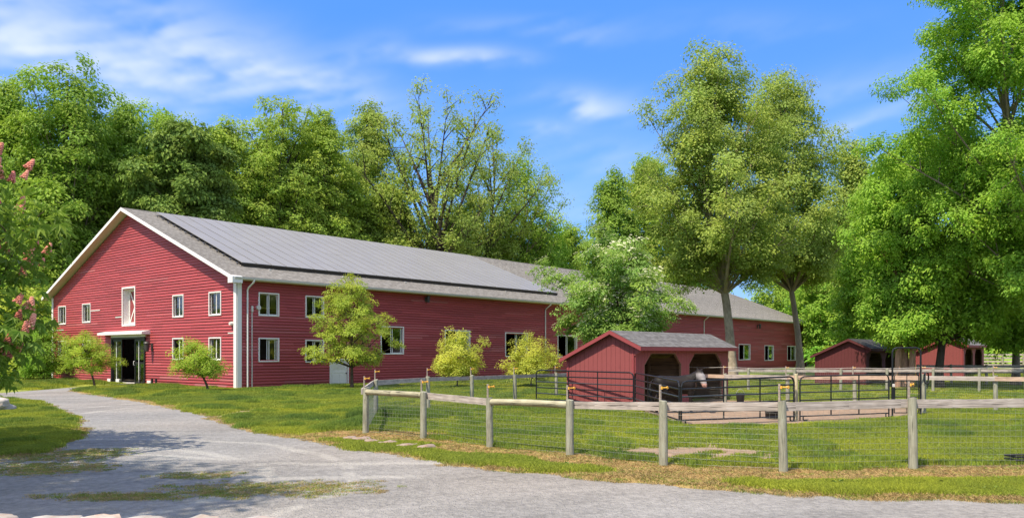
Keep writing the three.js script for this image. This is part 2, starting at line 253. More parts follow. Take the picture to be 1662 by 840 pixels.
// ---------------------------------------------------------------- the barn
{
  const barn = thing('barn', 'long red clapboard barn with white trim, sliding windows and a grey roof carrying solar panels', 'barn', [BO[0], 0, -BO[1]], Math.atan2(0.765, 0.644));
  const EH = 6.5, PITCH = 5.33 / 13.6, RH = EH + BW / 2 * PITCH, rnd = rng(11);
  const longS = (px) => { const r = (px - CX) / F; return (r * BO[1] - BO[0]) / (BV[0] - r * BV[1]); };
  const longY = (py, s) => YA(py, BO[1] + BV[1] * s);
  const gabT = (px) => { const r = (px - CX) / F; return (BO[0] - r * BO[1]) / (0.765 + r * 0.644); };
  const gabY = (py, t) => YA(py, BO[1] + 0.644 * t);
  // openings: long wall in (along, y), gable in (t, y)
  const LW = [[420, 450, 477, 511], [420, 450, 550, 585], [496, 523, 482, 514], [496, 523, 553, 586], [618, 653, 531, 573], [722, 761, 537, 577], [820, 855, 541, 577], [905, 935, 545, 578], [1040, 1075, 531, 562], [1199, 1217, 559, 583], [1241, 1255, 561, 584], [1278, 1291, 562, 584]]
    .map(([a, b, c, e]) => { const s0 = longS(a), s1 = longS(b), m = (s0 + s1) / 2; return { x0: s0, x1: s1, y0: longY(e, m), y1: longY(c, m) }; });
  const doorS = { x0: longS(536), x1: longS(563), y0: 0.05, y1: longY(584, longS(550)) };
  const GW = [[96, 107, 498, 525], [135, 147, 494, 522], [282, 298, 480, 513], [341, 359, 475, 510], [96, 107, 554, 580], [135, 147, 553, 580], [282, 298, 550, 582], [341, 359, 549, 583]]
    .map(([a, b, c, e]) => { const t0 = gabT(b), t1 = gabT(a), m = (t0 + t1) / 2; return { x0: t0, x1: t1, y0: gabY(e, m), y1: gabY(c, m) }; });
  const hay = { x0: gabT(219), x1: gabT(200), y0: gabY(526, gabT(210)), y1: gabY(468, gabT(210)) };
  const entry = { x0: gabT(237), x1: gabT(182), y0: 0.02, y1: gabY(547, gabT(210)) };
  const LO = [...LW, doorS], GO = [...GW, hay, entry];
  const roofY = (t) => EH + (t < BW / 2 ? t : BW - t) * PITCH;
  // walls behind the boards, with real openings
  const hole = (o) => new THREE.Path([new THREE.Vector2(o.x0, o.y0), new THREE.Vector2(o.x1, o.y0), new THREE.Vector2(o.x1, o.y1), new THREE.Vector2(o.x0, o.y1)]);
  const inner = std([0.09, 0.07, 0.055], 0.9);
  let s = new THREE.Shape([[0, -0.3], [BL, -0.3], [BL, EH], [0, EH]].map((p) => new THREE.Vector2(...p))); s.holes = LO.map(hole);
  part('wall', new THREE.ExtrudeGeometry(s, { depth: 0.14, bevelEnabled: false }).translate(0, 0, -0.145), inner, barn);
  const pent = [[0, -0.3], [BW, -0.3], [BW, EH], [BW / 2, RH], [0, EH]].map((p) => new THREE.Vector2(...p));
  s = new THREE.Shape(pent); s.holes = GO.map(hole);
  part('wall', new THREE.ExtrudeGeometry(s, { depth: 0.14, bevelEnabled: false }).rotateY(Math.PI / 2).translate(0.005, 0, 0), inner, barn);
  part('wall', new THREE.ExtrudeGeometry(new THREE.Shape(pent), { depth: 0.15, bevelEnabled: false }).rotateY(Math.PI / 2).translate(BL - 0.15, 0, 0), M.plankDark, barn);
  part('wall', bx(BL - 0.32, EH + 0.3, 0.15, BL / 2, EH / 2 - 0.15, -BW + 0.08), M.plankDark, barn);
  part('floor', bx(BL - 0.4, 0.05, BW - 0.4, BL / 2, 0.01, -BW / 2), std([0.16, 0.14, 0.12], 1), barn);
  part('partition', bx(0.1, 4, BW - 0.6, 5.5, 2, -BW / 2), inner, barn);
  // Dutch-lap boards
  const CO = 0.178, PROF = [[0, 0.003], [0, 0.054], [0.066, 0.052], [0.138, 0.006], [CO, 0.004]];
  function siding(span, opens, map, ymax, worn) {
    const T = new Tri();
    for (let k = 0, y = 0.1; y < ymax; k++, y += CO) {
      const sp = span(y + CO); if (!sp || sp[1] - sp[0] < 0.05) continue;
      let iv = [sp];
      for (const o of opens) if (y + CO * 0.6 > o.y0 && y + CO * 0.4 < o.y1) iv = iv.flatMap(([a, b]) => [[a, Math.min(b, o.x0 + 0.02)], [Math.max(a, o.x1 - 0.02), b]].filter(([p, q]) => q - p > 0.02));
      const chalkRow = fbm(3.1, y * 0.55, 2, 19), fade = 0.02 * hash2(k, 2, 5);
      for (const [a, b] of iv) {
        let p = a; const off = hash2(k, 5, 7) * 3.7; let q = Math.floor((a + off) / 3.7) * 3.7 + 3.7 - off;
        while (p < b - 0.001) {
          const e = Math.min(b, q < p + 0.01 ? q + 3.7 : q), tone = (0.84 + 0.26 * rnd()) * (1 - 0.25 * sstep(0.75, 0.1, y) * rnd()), ch = rnd() < worn(y) * (0.5 + chalkRow) ? 0.04 + 0.17 * rnd() * rnd() : fade * 0.6;
          const col = [tone + ch * 0.9, tone + ch * 6, tone + ch * 5];
          for (let i = 1; i < PROF.length; i++) {
            const [y0, o0] = PROF[i - 1], [y1, o1] = PROF[i];
            T.quad(map(p, y + y0, o0), map(e - 0.002, y + y0, o0), map(e - 0.002, y + y1, o1), map(p, y + y1, o1), i === 2 || i === 3 ? col : [tone, tone, tone], [[p, y], [e, y], [e, y + y1], [p, y + y1]]);
          }
          p = e; q = e + 3.7;
        }
      }
    }
    return T.geo();
  }
  part('siding', siding(() => [0.0, BL], LO, (u, y, o) => [u, y, o], EH - 0.18, (y) => 0.06 + 0.4 * sstep(1.2, 2.2, y) * sstep(4.8, 3.6, y)), M.siding, barn, 'stuff');
  part('siding', siding((y) => { if (y < EH) return [0, BW]; const c = (y - EH) / PITCH; return c < BW / 2 ? [c, BW - c] : null; }, GO, (u, y, o) => [-o, y, -u], RH - 0.05, (y) => 0.05 + 0.6 * sstep(1.2, 0.5, y)), M.siding, barn, 'stuff');
  part('foundation', [bx(BL, 0.3, 0.02, BL / 2, -0.04, 0.01), bx(0.02, 0.3, BW, -0.01, -0.04, -BW / 2)], M.concrete, barn);
  // corner boards
  part('corner_board', [bx(0.28, EH - 0.1, 0.035, 0.11, EH / 2 - 0.05, 0.07), bx(0.035, EH - 0.1, 0.3, -0.07, EH / 2 - 0.05, -0.09)], M.white, barn);
  part('corner_board', bx(0.035, EH, 0.3, -0.07, EH / 2, -BW + 0.14), M.white, barn);
  part('corner_board', bx(0.3, EH, 0.035, BL - 0.14, EH / 2, 0.07), M.white, barn);
  // roof: two slopes of shingle courses, overhanging
  const OV = 0.62, EV = 0.5, cosP = 1 / Math.hypot(1, PITCH), run = BW / 2 + EV, slope = run / cosP, TH = 0.17;
  const top0 = EH + TH + 0.02 - EV * PITCH;                  // y of the eave's upper edge
  const up = (q, x, lift = 0) => [x, top0 + q * cosP * PITCH + lift * cosP, EV - q * cosP + lift * PITCH * cosP];   // q along the slope from the eave
  const upB = (q, x, lift = 0) => { const p = up(q, x, lift); return [p[0], p[1], -BW - p[2]]; };
  const T = new Tri(); const NC = Math.floor(slope / 0.14);
  for (let k = 0; k < NC; k++) {
    const q0 = k * slope / NC, q1 = (k + 1) * slope / NC;
    for (let x = -OV; x < BL + OV - 0.01; x += 6.2) {
      const x1 = Math.min(BL + OV, x + 6.2), c = 0.93 + 0.14 * rnd(), stain = 0.9 + 0.2 * fbm(x * 0.05, k * 0.05, 2, 55), col = [c * stain, c * stain, c * stain], uv = [[x, k * 0.14], [x1, k * 0.14], [x1, k * 0.14 + 0.14], [x, k * 0.14 + 0.14]];
      T.quad(up(q0, x, 0.012), up(q0, x1, 0.012), up(q1, x1, 0.004), up(q1, x, 0.004), col, uv); T.quad(up(q0, x, 0), up(q0, x1, 0), up(q0, x1, 0.012), up(q0, x, 0.012), col, uv);
      if (k % 4 === 0) T.quad(upB(q0, x1, 0.01), upB(q0, x, 0.01), upB(Math.min(slope, q0 + 0.56), x, 0.006), upB(Math.min(slope, q0 + 0.56), x1, 0.006), col, uv);
    }
  }
  part('shingles', T.geo(), M.shingle, barn, 'stuff');
  const D = new Tri(), deck = (f) => { const a = f(0, -OV), b = f(0, BL + OV), c = f(slope, BL + OV), d = f(slope, -OV), dn = (p) => [p[0], p[1] - TH + 0.03, p[2]]; D.quad(dn(a), dn(b), dn(c), dn(d)); D.quad(a, b, c, d); D.quad(a, dn(a), dn(d), d); D.quad(b, c, dn(c), dn(b)); };
  deck((q, x) => up(q, x, -0.004)); deck((q, x) => upB(q, x, -0.004));
  part('roof', D.geo(), M.soffit, barn);
  part('ridge_cap', [0, 1].map((k) => { const a = (k ? up : upB); const Q = new Tri(); Q.quad(a(slope - 0.16, -OV, 0.024), a(slope - 0.16, BL + OV, 0.024), a(slope, BL + OV, 0.024), a(slope, -OV, 0.024), [0.8, 0.8, 0.8]); return Q.geo(); }), M.shingle, barn);
  // rake boards (gable), eave fascia, gutter
  for (const f of [up, upB]) {
    const Q = new Tri(), a = f(-0.02, -OV - 0.03), d = f(slope + 0.02, -OV - 0.03), sh = (p, dy, dx = 0) => [p[0] + dx, p[1] + dy, p[2]];
    const hB = -TH - 0.03, tp = 0.025;
    Q.quad(sh(a, hB), sh(d, hB), sh(d, tp), sh(a, tp)); Q.quad(sh(a, hB, 0.028), sh(d, hB, 0.028), sh(d, hB), sh(a, hB)); Q.quad(sh(a, tp), sh(d, tp), sh(d, tp, 0.028), sh(a, tp, 0.028)); Q.quad(sh(a, hB, 0.028), sh(a, hB), sh(a, tp), sh(a, tp, 0.028));
    Q.quad(sh(a, hB, 0.028), sh(a, tp, 0.028), sh(d, tp, 0.028), sh(d, hB, 0.028));
    part('rake_board', Q.geo(), M.white, barn);
    const E = new Tri(), e0 = f(0, -OV, -0.0), e1 = f(0, BL + OV), zo = f === up ? 0.02 : -0.02;
    E.quad([e0[0], e0[1] - TH, e0[2] + zo], [e1[0], e1[1] - TH, e1[2] + zo], [e1[0], e1[1] - 0.01, e1[2] + zo], [e0[0], e0[1] - 0.01, e0[2] + zo]);
    part('fascia', E.geo(), M.whiteDull, barn);
  }
  const zE = EV + 0.025, yE = top0;
  part('cornice_return', [prism([[0.1, yE - TH - 0.2], [EV + 0.1, yE - TH - 0.2], [EV + 0.1, yE - 0.01], [0.1, yE - 0.01 + 0.4 * PITCH]], OV + 0.02).rotateY(-Math.PI / 2).translate(0.0, 0, 0)], M.white, barn);
  const gut = (x0, x1) => { const pr = [[0, 0.015], [0, -0.13], [0.09, -0.13], [0.125, -0.06], [0.13, 0.005], [0.115, 0.005], [0.08, -0.115], [0.015, -0.115], [0.012, 0.015]]; return prism(pr, x1 - x0).rotateY(-Math.PI / 2).scale(-1, 1, 1).rotateY(0).translate(x0, yE - 0.03, zE); };
  { const g = gut(-0.5, BL + 0.5), p = g.attributes.position; for (let i = 0; i < p.count; i++) { p.setX(i, p.getX(i)); } g.computeVertexNormals(); part('gutter', g, M.whiteDull, barn); }
  part('soffit', bx(BL + 0.8, 0.03, EV - 0.02, BL / 2, yE - TH - 0.0, EV / 2 + 0.01), M.soffit, barn);
  for (const [px, low] of [[398, 0.1], [884, 0.1], [1142, 0.1]]) {
    const x = px === 398 ? 0.62 : longS(px);
    part('downspout', [tube([[x + 0.12, yE - 0.12, zE + 0.06], [x + 0.12, yE - 0.26, zE + 0.05], [x + 0.05, yE - 0.46, zE - 0.2], [x, yE - 0.66, 0.12], [x, yE - 0.95, 0.095], [x, yE - 1.6, 0.095]], 0.052, 26, 8), bar([x, yE - 1.55, 0.095], [x, low, 0.095], 0.052, 8), bx(0.16, 0.03, 0.06, x, yE - 1.2, 0.06), bx(0.16, 0.03, 0.06, x, yE - 3.6, 0.06)], px === 884 ? M.whiteDull : M.white, barn);
  }
  // sliding windows
  const winGeo = new Map();
  function win(o, onGable, openLeft, k) {
    const w = o.x1 - o.x0, h = o.y1 - o.y0, g = new THREE.Group(); g.name = 'window';
    const fw = 0.075, f = [];
    f.push(rb(w + 2 * fw, fw, 0.12, 0.008, 0, h / 2 + fw / 2, 0.03), rb(w + 2 * fw, fw, 0.12, 0.008, 0, -h / 2 - fw / 2, 0.03), rb(fw, h - 0.002, 0.12, 0.008, -w / 2 - fw / 2, 0, 0.03), rb(fw, h - 0.002, 0.12, 0.008, w / 2 + fw / 2, 0, 0.03));
    part('frame', f, M.white, g);
    const ring = (cx, ww, z) => [bx(ww, 0.045, 0.03, cx, h / 2 - 0.024, z), bx(ww, 0.045, 0.03, cx, -h / 2 + 0.024, z), bx(0.045, h - 0.1, 0.03, cx - ww / 2 + 0.0225, 0, z), bx(0.045, h - 0.1, 0.03, cx + ww / 2 - 0.0225, 0, z)];
    part('sash', ring(w / 4 + 0.01, w / 2 - 0.03, -0.02), M.white, g);
    part('pane', bx(w / 2 - 0.12, h - 0.1, 0.006, w / 4 + 0.01, 0, -0.02), M.glass, g);
    part('sash', ring(openLeft ? w / 4 - 0.1 : -w / 4 - 0.01, w / 2 - 0.03, -0.062), M.white, g);
    part('pane', bx(w / 2 - 0.12, h - 0.1, 0.006, openLeft ? w / 4 - 0.1 : -w / 4 - 0.01, 0, -0.062), M.glass, g);
    if (onGable) { g.rotation.y = -Math.PI / 2; g.position.set(0, (o.y0 + o.y1) / 2, -(o.x0 + o.x1) / 2); } else g.position.set((o.x0 + o.x1) / 2, (o.y0 + o.y1) / 2, 0);
    barn.add(g);
  }
  LW.forEach((o, i) => win(o, false, i !== 0 && i !== 2, i)); GW.forEach((o, i) => win(o, true, i === 6, i));
  { // hayloft door in its deep white frame
    const w = hay.x1 - hay.x0, h = hay.y1 - hay.y0, g = new THREE.Group(); g.name = 'hayloft_door'; const z = -0.42, fw = 0.12;
    part('frame', [rb(w + 2 * fw, fw, 0.09, 0.01, 0, h / 2 + fw / 2, 0.04), rb(w + 2 * fw, fw, 0.09, 0.01, 0, -h / 2 - fw / 2, 0.04), rb(fw, h - 0.002, 0.09, 0.01, -w / 2 - fw / 2, 0, 0.04), rb(fw, h - 0.002, 0.09, 0.01, w / 2 + fw / 2, 0, 0.04), bx(0.03, h, 0.5, -w / 2 + 0.015, 0, -0.25), bx(0.03, h, 0.5, w / 2 - 0.015, 0, -0.25), bx(w - 0.06, 0.03, 0.5, 0, h / 2 - 0.015, -0.25), bx(w - 0.06, 0.03, 0.5, 0, -h / 2 + 0.015, -0.25)], M.white, g);
    part('panel', bx(w - 0.06, h - 0.06, 0.04, 0, 0, z), M.plankTrim, g);
    const L = Math.hypot(w - 0.2, h - 0.2), an = Math.atan2(h - 0.2, w - 0.2);
    part('brace', [bx(w - 0.06, 0.12, 0.03, 0, h / 2 - 0.1, z + 0.036), bx(w - 0.06, 0.12, 0.03, 0, -h / 2 + 0.1, z + 0.036), bx(0.1, h - 0.3, 0.03, -w / 2 + 0.09, 0, z + 0.036), bx(0.1, h - 0.3, 0.03, w / 2 - 0.09, 0, z + 0.036), bx(L - 0.1, 0.1, 0.025, 0, 0, z + 0.034).rotateZ(0), ].slice(0, 4), M.white, g);
    for (const sgn of [-1, 1]) { const b = bx(L - 0.16, 0.1, 0.022, 0, 0, 0); b.rotateZ(sgn * an); b.translate(0, 0, z + 0.034 + (sgn > 0 ? 0.004 : 0)); part('brace', b, M.white, g); }
    g.rotation.y = -Math.PI / 2; g.position.set(0, (hay.y0 + hay.y1) / 2, -(hay.x0 + hay.x1) / 2); barn.add(g);
  }
  { // entrance: black frame, two glazed leaves, dark gap between, white hood above
    const w = entry.x1 - entry.x0, h = entry.y1 - entry.y0, g = new THREE.Group(); g.name = 'entrance_door';
    part('frame', [rb(0.14, h, 0.16, 0.01, -w / 2 + 0.07, 0, 0.05), rb(0.14, h, 0.16, 0.01, w / 2 - 0.07, 0, 0.05), rb(w - 0.282, 0.12, 0.16, 0.01, 0, h / 2 - 0.06, 0.05)], M.black, g);
    for (const sg of [-1, 1]) {
      const lw = (w - 0.28) * 0.3, cx = sg * (w / 2 - 0.14 - lw / 2), hh = h - 0.14, cy = -0.07;
      part('leaf', [bx(0.1, hh, 0.06, cx - lw / 2 + 0.05, cy, 0.03), bx(0.1, hh, 0.06, cx + lw / 2 - 0.05, cy, 0.03), bx(lw - 0.2, 0.12, 0.06, cx, cy + hh / 2 - 0.06, 0.03), bx(lw - 0.2, 0.16, 0.06, cx, cy - hh / 2 + 0.08, 0.03), bx(lw - 0.2, 0.14, 0.06, cx, cy - 0.1, 0.03)], M.black, g);
      part('pane', bx(lw - 0.2, hh / 2 - 0.2, 0.008, cx, cy + hh / 4 + 0.02, 0.03), M.glass, g); part('pane', bx(lw - 0.2, hh / 2 - 0.2, 0.008, cx, cy - hh / 4 - 0.05, 0.03), M.glass, g);
      part('glazing_bar', bx(0.05, hh - 0.3, 0.03, cx - 0.06, cy, 0.075), M.white, g);
      part('handle', tube([[cx - sg * (lw / 2 - 0.05), cy - 0.25, 0.07], [cx - sg * (lw / 2 - 0.05), cy - 0.23, 0.14], [cx - sg * (lw / 2 - 0.05), cy - 0.0, 0.14], [cx - sg * (lw / 2 - 0.05), cy + 0.02, 0.07]], 0.02, 12, 6), M.white, g);
    }
    part('lintel', rb(w + 0.05, 0.16, 0.12, 0.01, 0, h / 2 + 0.08, 0.05), M.white, g);
    g.rotation.y = -Math.PI / 2; g.position.set(0, (entry.y0 + entry.y1) / 2, -(entry.x0 + entry.x1) / 2); barn.add(g);
    const hw2 = (gabT(171) - gabT(244));
    const hood = part('door_hood', prism([[0.0, 0], [0.6, 0], [0.6, 0.16], [0.0, 0.27]], hw2).translate(0, 0, -hw2 / 2), M.white, barn);
    hood.geometry.rotateY(Math.PI);   // slope faces out from the gable
    hood.position.set(0, entry.y1 + 0.17, -(gabT(171) + gabT(244)) / 2);
  }
  { // white side door
    const w = doorS.x1 - doorS.x0, h = doorS.y1 - doorS.y0, g = new THREE.Group(); g.name = 'side_door';
    part('frame', [rb(0.1, h + 0.1, 0.09, 0.008, -w / 2 - 0.05, 0.05, 0.03), rb(0.1, h + 0.1, 0.09, 0.008, w / 2 + 0.05, 0.05, 0.03), rb(w, 0.1, 0.09, 0.008, 0, h / 2 + 0.05, 0.03)], M.white, g);
    part('leaf', [rb(w, h, 0.05, 0.006, 0, 0, -0.02), rb(w * 0.36, h * 0.36, 0.02, 0.005, -w * 0.22, -h * 0.24, 0.012), rb(w * 0.36, h * 0.36, 0.02, 0.005, w * 0.22, -h * 0.24, 0.012), rb(w * 0.8, 0.05, 0.02, 0.004, 0, 0.02, 0.012)], M.white, g);
    part('pane', bx(w * 0.74, h * 0.34, 0.01, 0, h * 0.28, 0.012), M.glass, g);
    part('handle', new THREE.SphereGeometry(0.04, 8, 6).translate(w / 2 - 0.1, -0.05, 0.05), M.fixture, g);
    g.position.set((doorS.x0 + doorS.x1) / 2, (doorS.y0 + doorS.y1) / 2, 0); barn.add(g);
  }
  // small fittings on the walls
  const wallLamp = (x, y, onG, pole) => { const geo = [new THREE.CylinderGeometry(0.07, 0.1, 0.06, 10).translate(0, 0.2, 0.2), new THREE.CylinderGeometry(0.085, 0.06, 0.24, 8).translate(0, 0.05, 0.2), bx(0.1, 0.22, 0.04, 0, 0.06, 0.03), bar([0, 0.12, 0.04], [0, 0.22, 0.2], 0.018, 6)]; const m = part('wall_lamp', geo, M.fixture, barn); if (onG) { m.rotation.y = -Math.PI / 2; m.position.set(0, y, -x); } else m.position.set(x, y, 0); m.scale.setScalar(pole || 1.5); return m; };
  wallLamp(gabT(248), gabY(566, gabT(248)), true, 2.1);
  wallLamp(longS(690), longY(486, longS(690)) - 0.1, false, 1.6); wallLamp(longS(1229), longY(530, longS(1229)) - 0.1, false, 2);
  part('conduit', [bar([0.93, 0.1, 0.06], [0.93, longY(506, 0.93), 0.06], 0.035, 8), rb(0.13, 0.36, 0.12, 0.03, 0.93, longY(504, 0.93) + 0.1, 0.07)], M.whiteDull, barn);
  part('vent_cap', new THREE.CylinderGeometry(0.13, 0.15, 0.14, 14).rotateX(Math.PI / 2).translate(longS(418), longY(499, longS(418)), 0.08), M.whiteDull, barn);
  { const t = gabT(378), m = part('corner_wall_light', [new THREE.CylinderGeometry(0.1, 0.13, 0.2, 10).rotateZ(Math.PI / 2).translate(-0.13, 0, 0), bx(0.04, 0.08, 0.36, -0.05, 0.02, -0.2)], M.whiteDull, barn); m.position.set(0, gabY(525, t), -t); }  // wall light near the gable corner, unlit
  // bare pale patches where a board has lost its colour
  for (const [a, b, py] of [[147, 163, 503], [188, 200, 514], [86, 104, 535], [371, 382, 540]]) { const t0 = gabT(b), t1 = gabT(a), y = gabY(py, t0); part('loose_board', bx(0.012, 0.075, t1 - t0, -0.062, y, -(t0 + t1) / 2), M.whiteDull, barn); }
  for (const px of [178, 243, 192]) { const t = gabT(px); part('foundation_block', rb(0.1, 0.34, 0.5, 0.02, -0.06, 0.12, -t), M.white, barn); }
  // solar array: seven rows of modules on low rails, its shape fixed by its corners on the slope
  const arr = new THREE.Group(); arr.name = 'solar_array'; barn.add(arr);
  const CW = 1.06, RWH = 1.68, q0 = 2.35, x0 = 1.25, NCOL = 30, NROW = Math.floor((slope - 0.3 - q0) / RWH), gg = 0.022;
  const ang = Math.atan(PITCH), pg = new THREE.BoxGeometry(CW - 0.09, 0.03, RWH - 0.008), fg = mergeGeometries([bx(CW - gg, 0.04, 0.03, 0, -0.005, RWH / 2 - 0.026), bx(CW - gg, 0.04, 0.03, 0, -0.005, -RWH / 2 + 0.026), bx(0.03, 0.04, RWH - 0.1, CW / 2 - 0.026, -0.005, 0), bx(0.03, 0.04, RWH - 0.1, -CW / 2 + 0.026, -0.005, 0)]);
  const pm = [0, 1, 2, 3].map((k) => new THREE.MeshPhysicalMaterial({ color: lin(0.235 + 0.004 * k, 0.23 + 0.004 * k, 0.222 + 0.004 * k), roughness: 0.5, specularIntensity: 0.6, clearcoat: 0.15, clearcoatRoughness: 0.2 }));
  for (let r = 0; r < NROW; r++) for (let c = 0; c < NCOL; c++) {
    const p = up(q0 + (r + 0.5) * RWH, x0 + (c + 0.5) * CW, 0.24 + 0.004 * (hash2(r, c, 3) - 0.5)), m = part('solar_panel', pg, pm[Math.floor(hash2(c, r, 8) * 4)], arr);
    m.position.set(...p); m.rotation.set(ang + 0.003 * (hash2(r, c, 4) - 0.5), 0, 0.003 * (hash2(r, c, 5) - 0.5));
  }
  const rails = [], shade_strip = [];
  for (let r = 0; r < NROW; r++) for (const f of [0.25, 0.75]) { const a = up(q0 + (r + f) * RWH, x0 - 0.12, 0.11), b = up(q0 + (r + f) * RWH, x0 + NCOL * CW + 0.05, 0.11); rails.push(bar(a, b, 0.028, 4)); for (let c = 0; c <= NCOL; c += 3) { const e = up(q0 + (r + f) * RWH, x0 + c * CW, 0.05); rails.push(bx(0.06, 0.1, 0.06, ...e)); } }
  part('mounting_rail', rails, std([0.35, 0.35, 0.36], 0.4, { metalness: 0.8 }), arr);
  { const Q = new Tri(), a = up(q0 - 0.02, x0, 0.03), b = up(q0 - 0.02, x0 + NCOL * CW, 0.03), c = up(q0 - 0.02, x0 + NCOL * CW, 0.23), d = up(q0 - 0.02, x0, 0.23); Q.quad(a, b, c, d); part('shade_strip', Q.geo(), M.black, arr); }  // black strip standing in for the shade under the array's lower edge
  for (let k = 0; k < 16; k++) { const x = 3 + k * 5.6, p = up(1.85 + 0.1 * hash2(k, 1, 1), x, 0.05); const m = part('snow_guard', rb(0.16, 0.09, 0.05, 0.01), M.whiteDull, barn); m.position.set(...p); }
}

// ---------------------------------------------------------------- run-in sheds
const shedRoofY = (t) => t < 0.97 ? 2.96 - (0.97 - t) * 0.46 : 2.96 - (t - 0.97) * 0.46;
function makeShed(label) {
  const g = thing('horse_shed', label, 'shed', [0, 0, 0], Math.atan2(0.765, 0.644), null), R = rng(5);
  const PW = 0.205, rt = 0.1;
  // near gable (x = 0, facing -x): planks along t
  for (const [x, far] of [[0, 0], [SL, 1]]) for (let t = 0; t < SD - 0.01; t += SD / 15) {
    const t1 = t + SD / 15 - 0.009, ys = 2.36 + 0.003;
    const poly = (a) => [[t, -0.05], [t1, -0.05], [t1, Math.min(a, shedRoofY(t1) - rt)], ...(t < 0.97 && t1 > 0.97 ? [[0.97, Math.min(a, 2.96 - rt)]] : []), [t, Math.min(a, shedRoofY(t) - rt)]];
    const geo = uvBox(prism(poly(ys), 0.025).rotateY(Math.PI / 2), 'y', R() * 5, R() * 5);   // shape x -> -z
    const m = part('plank', geo, M.plank, g); m.position.x = far ? x : x - 0.025 + R() * 0.003;
    const lo = Math.min(shedRoofY(t), shedRoofY(t1)) - rt;
    if (lo > ys + 0.03) { const q = [[t, ys + 0.012], [t1, ys + 0.012], [t1, shedRoofY(t1) - rt], ...(t < 0.97 && t1 > 0.97 ? [[0.97, 2.96 - rt]] : []), [t, shedRoofY(t) - rt]]; const m2 = part('plank', uvBox(prism(q, 0.02).rotateY(Math.PI / 2), 'y', R() * 5, R() * 5), M.plank, g); m2.position.x = far ? x : x - 0.02; }
  }
  part('backing', [prism([[0.03, -0.05], [SD - 0.03, -0.05], [SD - 0.03, shedRoofY(SD) - rt], [0.97, 2.95 - rt], [0.03, shedRoofY(0) - rt]], 0.03).rotateY(Math.PI / 2), prism([[0.03, -0.05], [SD - 0.03, -0.05], [SD - 0.03, shedRoofY(SD) - rt], [0.97, 2.95 - rt], [0.03, shedRoofY(0) - rt]], 0.03).rotateY(Math.PI / 2).translate(SL - 0.03, 0, 0), bx(SL - 0.08, shedRoofY(SD) - rt, 0.03, SL / 2, (shedRoofY(SD) - rt) / 2 - 0.05, -SD + 0.04)], M.plankIn, g);
  // front wall with two clipped openings
  const OP = [[0.68, 3.63], [4.33, 7.43]], OT = 2.1, CH = [0.5, 0.45], yT = shedRoofY(0) - rt;
  const under = (x) => { for (const [a, b] of OP) if (x > a - 1e-6 && x < b + 1e-6) return Math.min(OT, OT - CH[1] + (x - a) / CH[0] * CH[1], OT - CH[1] + (b - x) / CH[0] * CH[1]); return -0.05; };
  const cuts = new Set([0, SL]); for (const [a, b] of OP) for (const v of [a, a + CH[0], b - CH[0], b]) cuts.add(v); const cs = [...cuts].sort((a, b) => a - b);
  for (let i = 0; i + 1 < cs.length; i++) { const n = Math.max(1, Math.round((cs[i + 1] - cs[i]) / PW)), w = (cs[i + 1] - cs[i]) / n; for (let k = 0; k < n; k++) { const a = cs[i] + k * w, b = a + w - 0.009, mid = (a + b) / 2, open = OP.some(([p, q]) => mid > p && mid < q); const ua = open ? under(a + 1e-5) : -0.05, ub = open ? under(b - 1e-5) : -0.05; part('plank', uvBox(prism([[a, ua], [b, ub], [b, yT], [a, yT]], 0.028), 'y', R() * 5, R() * 5), M.plank, g); } }
  part('opening_trim', OP.flatMap(([a, b]) => { const pts = [[a, 0], [a, OT - CH[1]], [a + CH[0], OT], [b - CH[0], OT], [b, OT - CH[1]], [b, 0]]; const r = []; for (let i = 1; i < pts.length; i++) { const [x0, y0] = pts[i - 1], [x1, y1] = pts[i], L = Math.hypot(x1 - x0, y1 - y0), q = bx(L, 0.045, 0.09, 0, 0, 0); q.rotateZ(Math.atan2(y1 - y0, x1 - x0)); q.translate((x0 + x1) / 2, (y0 + y1) / 2, -0.02); r.push(q); } return r; }), M.plankIn, g);
  // inside: posts, kick boards, rafters
  for (const x of [SL / 2, 1.9]) part('post', uvBox(bx(0.13, 2.2, 0.13, x, 1.1, -SD * 0.55), 'y'), M.plankIn, g);
  for (let k = 0; k < 6; k++) part('kick_board', uvBox(bx(SL - 0.3, 0.19, 0.04, SL / 2, 0.15 + k * 0.2, -SD + 0.09), 'x', k), M.plankIn, g);
  part('partition', bx(0.06, 1.9, SD - 0.4, SL / 2 + 0.0, 0.95, -SD / 2), M.plankIn, g);
  for (const t of [0.1, 1.1, 2.1]) part('floor_sill', bx(SL - 0.2, 0.1, 0.1, SL / 2, 0.0, -t - 0.2), M.plankIn, g);
  // roof
  const T = new Tri(), x0 = -0.22, x1 = SL + 0.22, S = (a, b, n) => { for (let k = 0; k < n; k++) { const t0 = lerp(a, b, k / n), t1 = lerp(a, b, (k + 1) / n), c = 0.9 + 0.2 * R(); const P = (t, l, x) => [x, shedRoofY(t) + 0.02 + l, -t]; T.quad(P(t0, 0.014, x0), P(t0, 0.014, x1), P(t1, 0.004, x1), P(t1, 0.004, x0), [c, c, c], [[x0, k * 0.14], [x1, k * 0.14], [x1, k * 0.14 + 0.14], [x0, k * 0.14 + 0.14]]); T.quad(P(t0, 0, x0), P(t0, 0, x1), P(t0, 0.014, x1), P(t0, 0.014, x0), [c, c, c], [[x0, 0], [x1, 0], [x1, 0.02], [x0, 0.02]]); } };
  S(-0.4, 0.97, 11); S(SD + 0.22, 0.97, 17);
  part('shingles', T.geo(), M.shingleShed, g, 'stuff');
  const deckP = [[-0.4, shedRoofY(-0.4) + 0.018], [0.97, 2.978], [SD + 0.22, shedRoofY(SD + 0.22) + 0.018], [SD + 0.22, shedRoofY(SD + 0.22) - 0.05], [0.97, 2.9], [-0.4, shedRoofY(-0.4) - 0.05]];
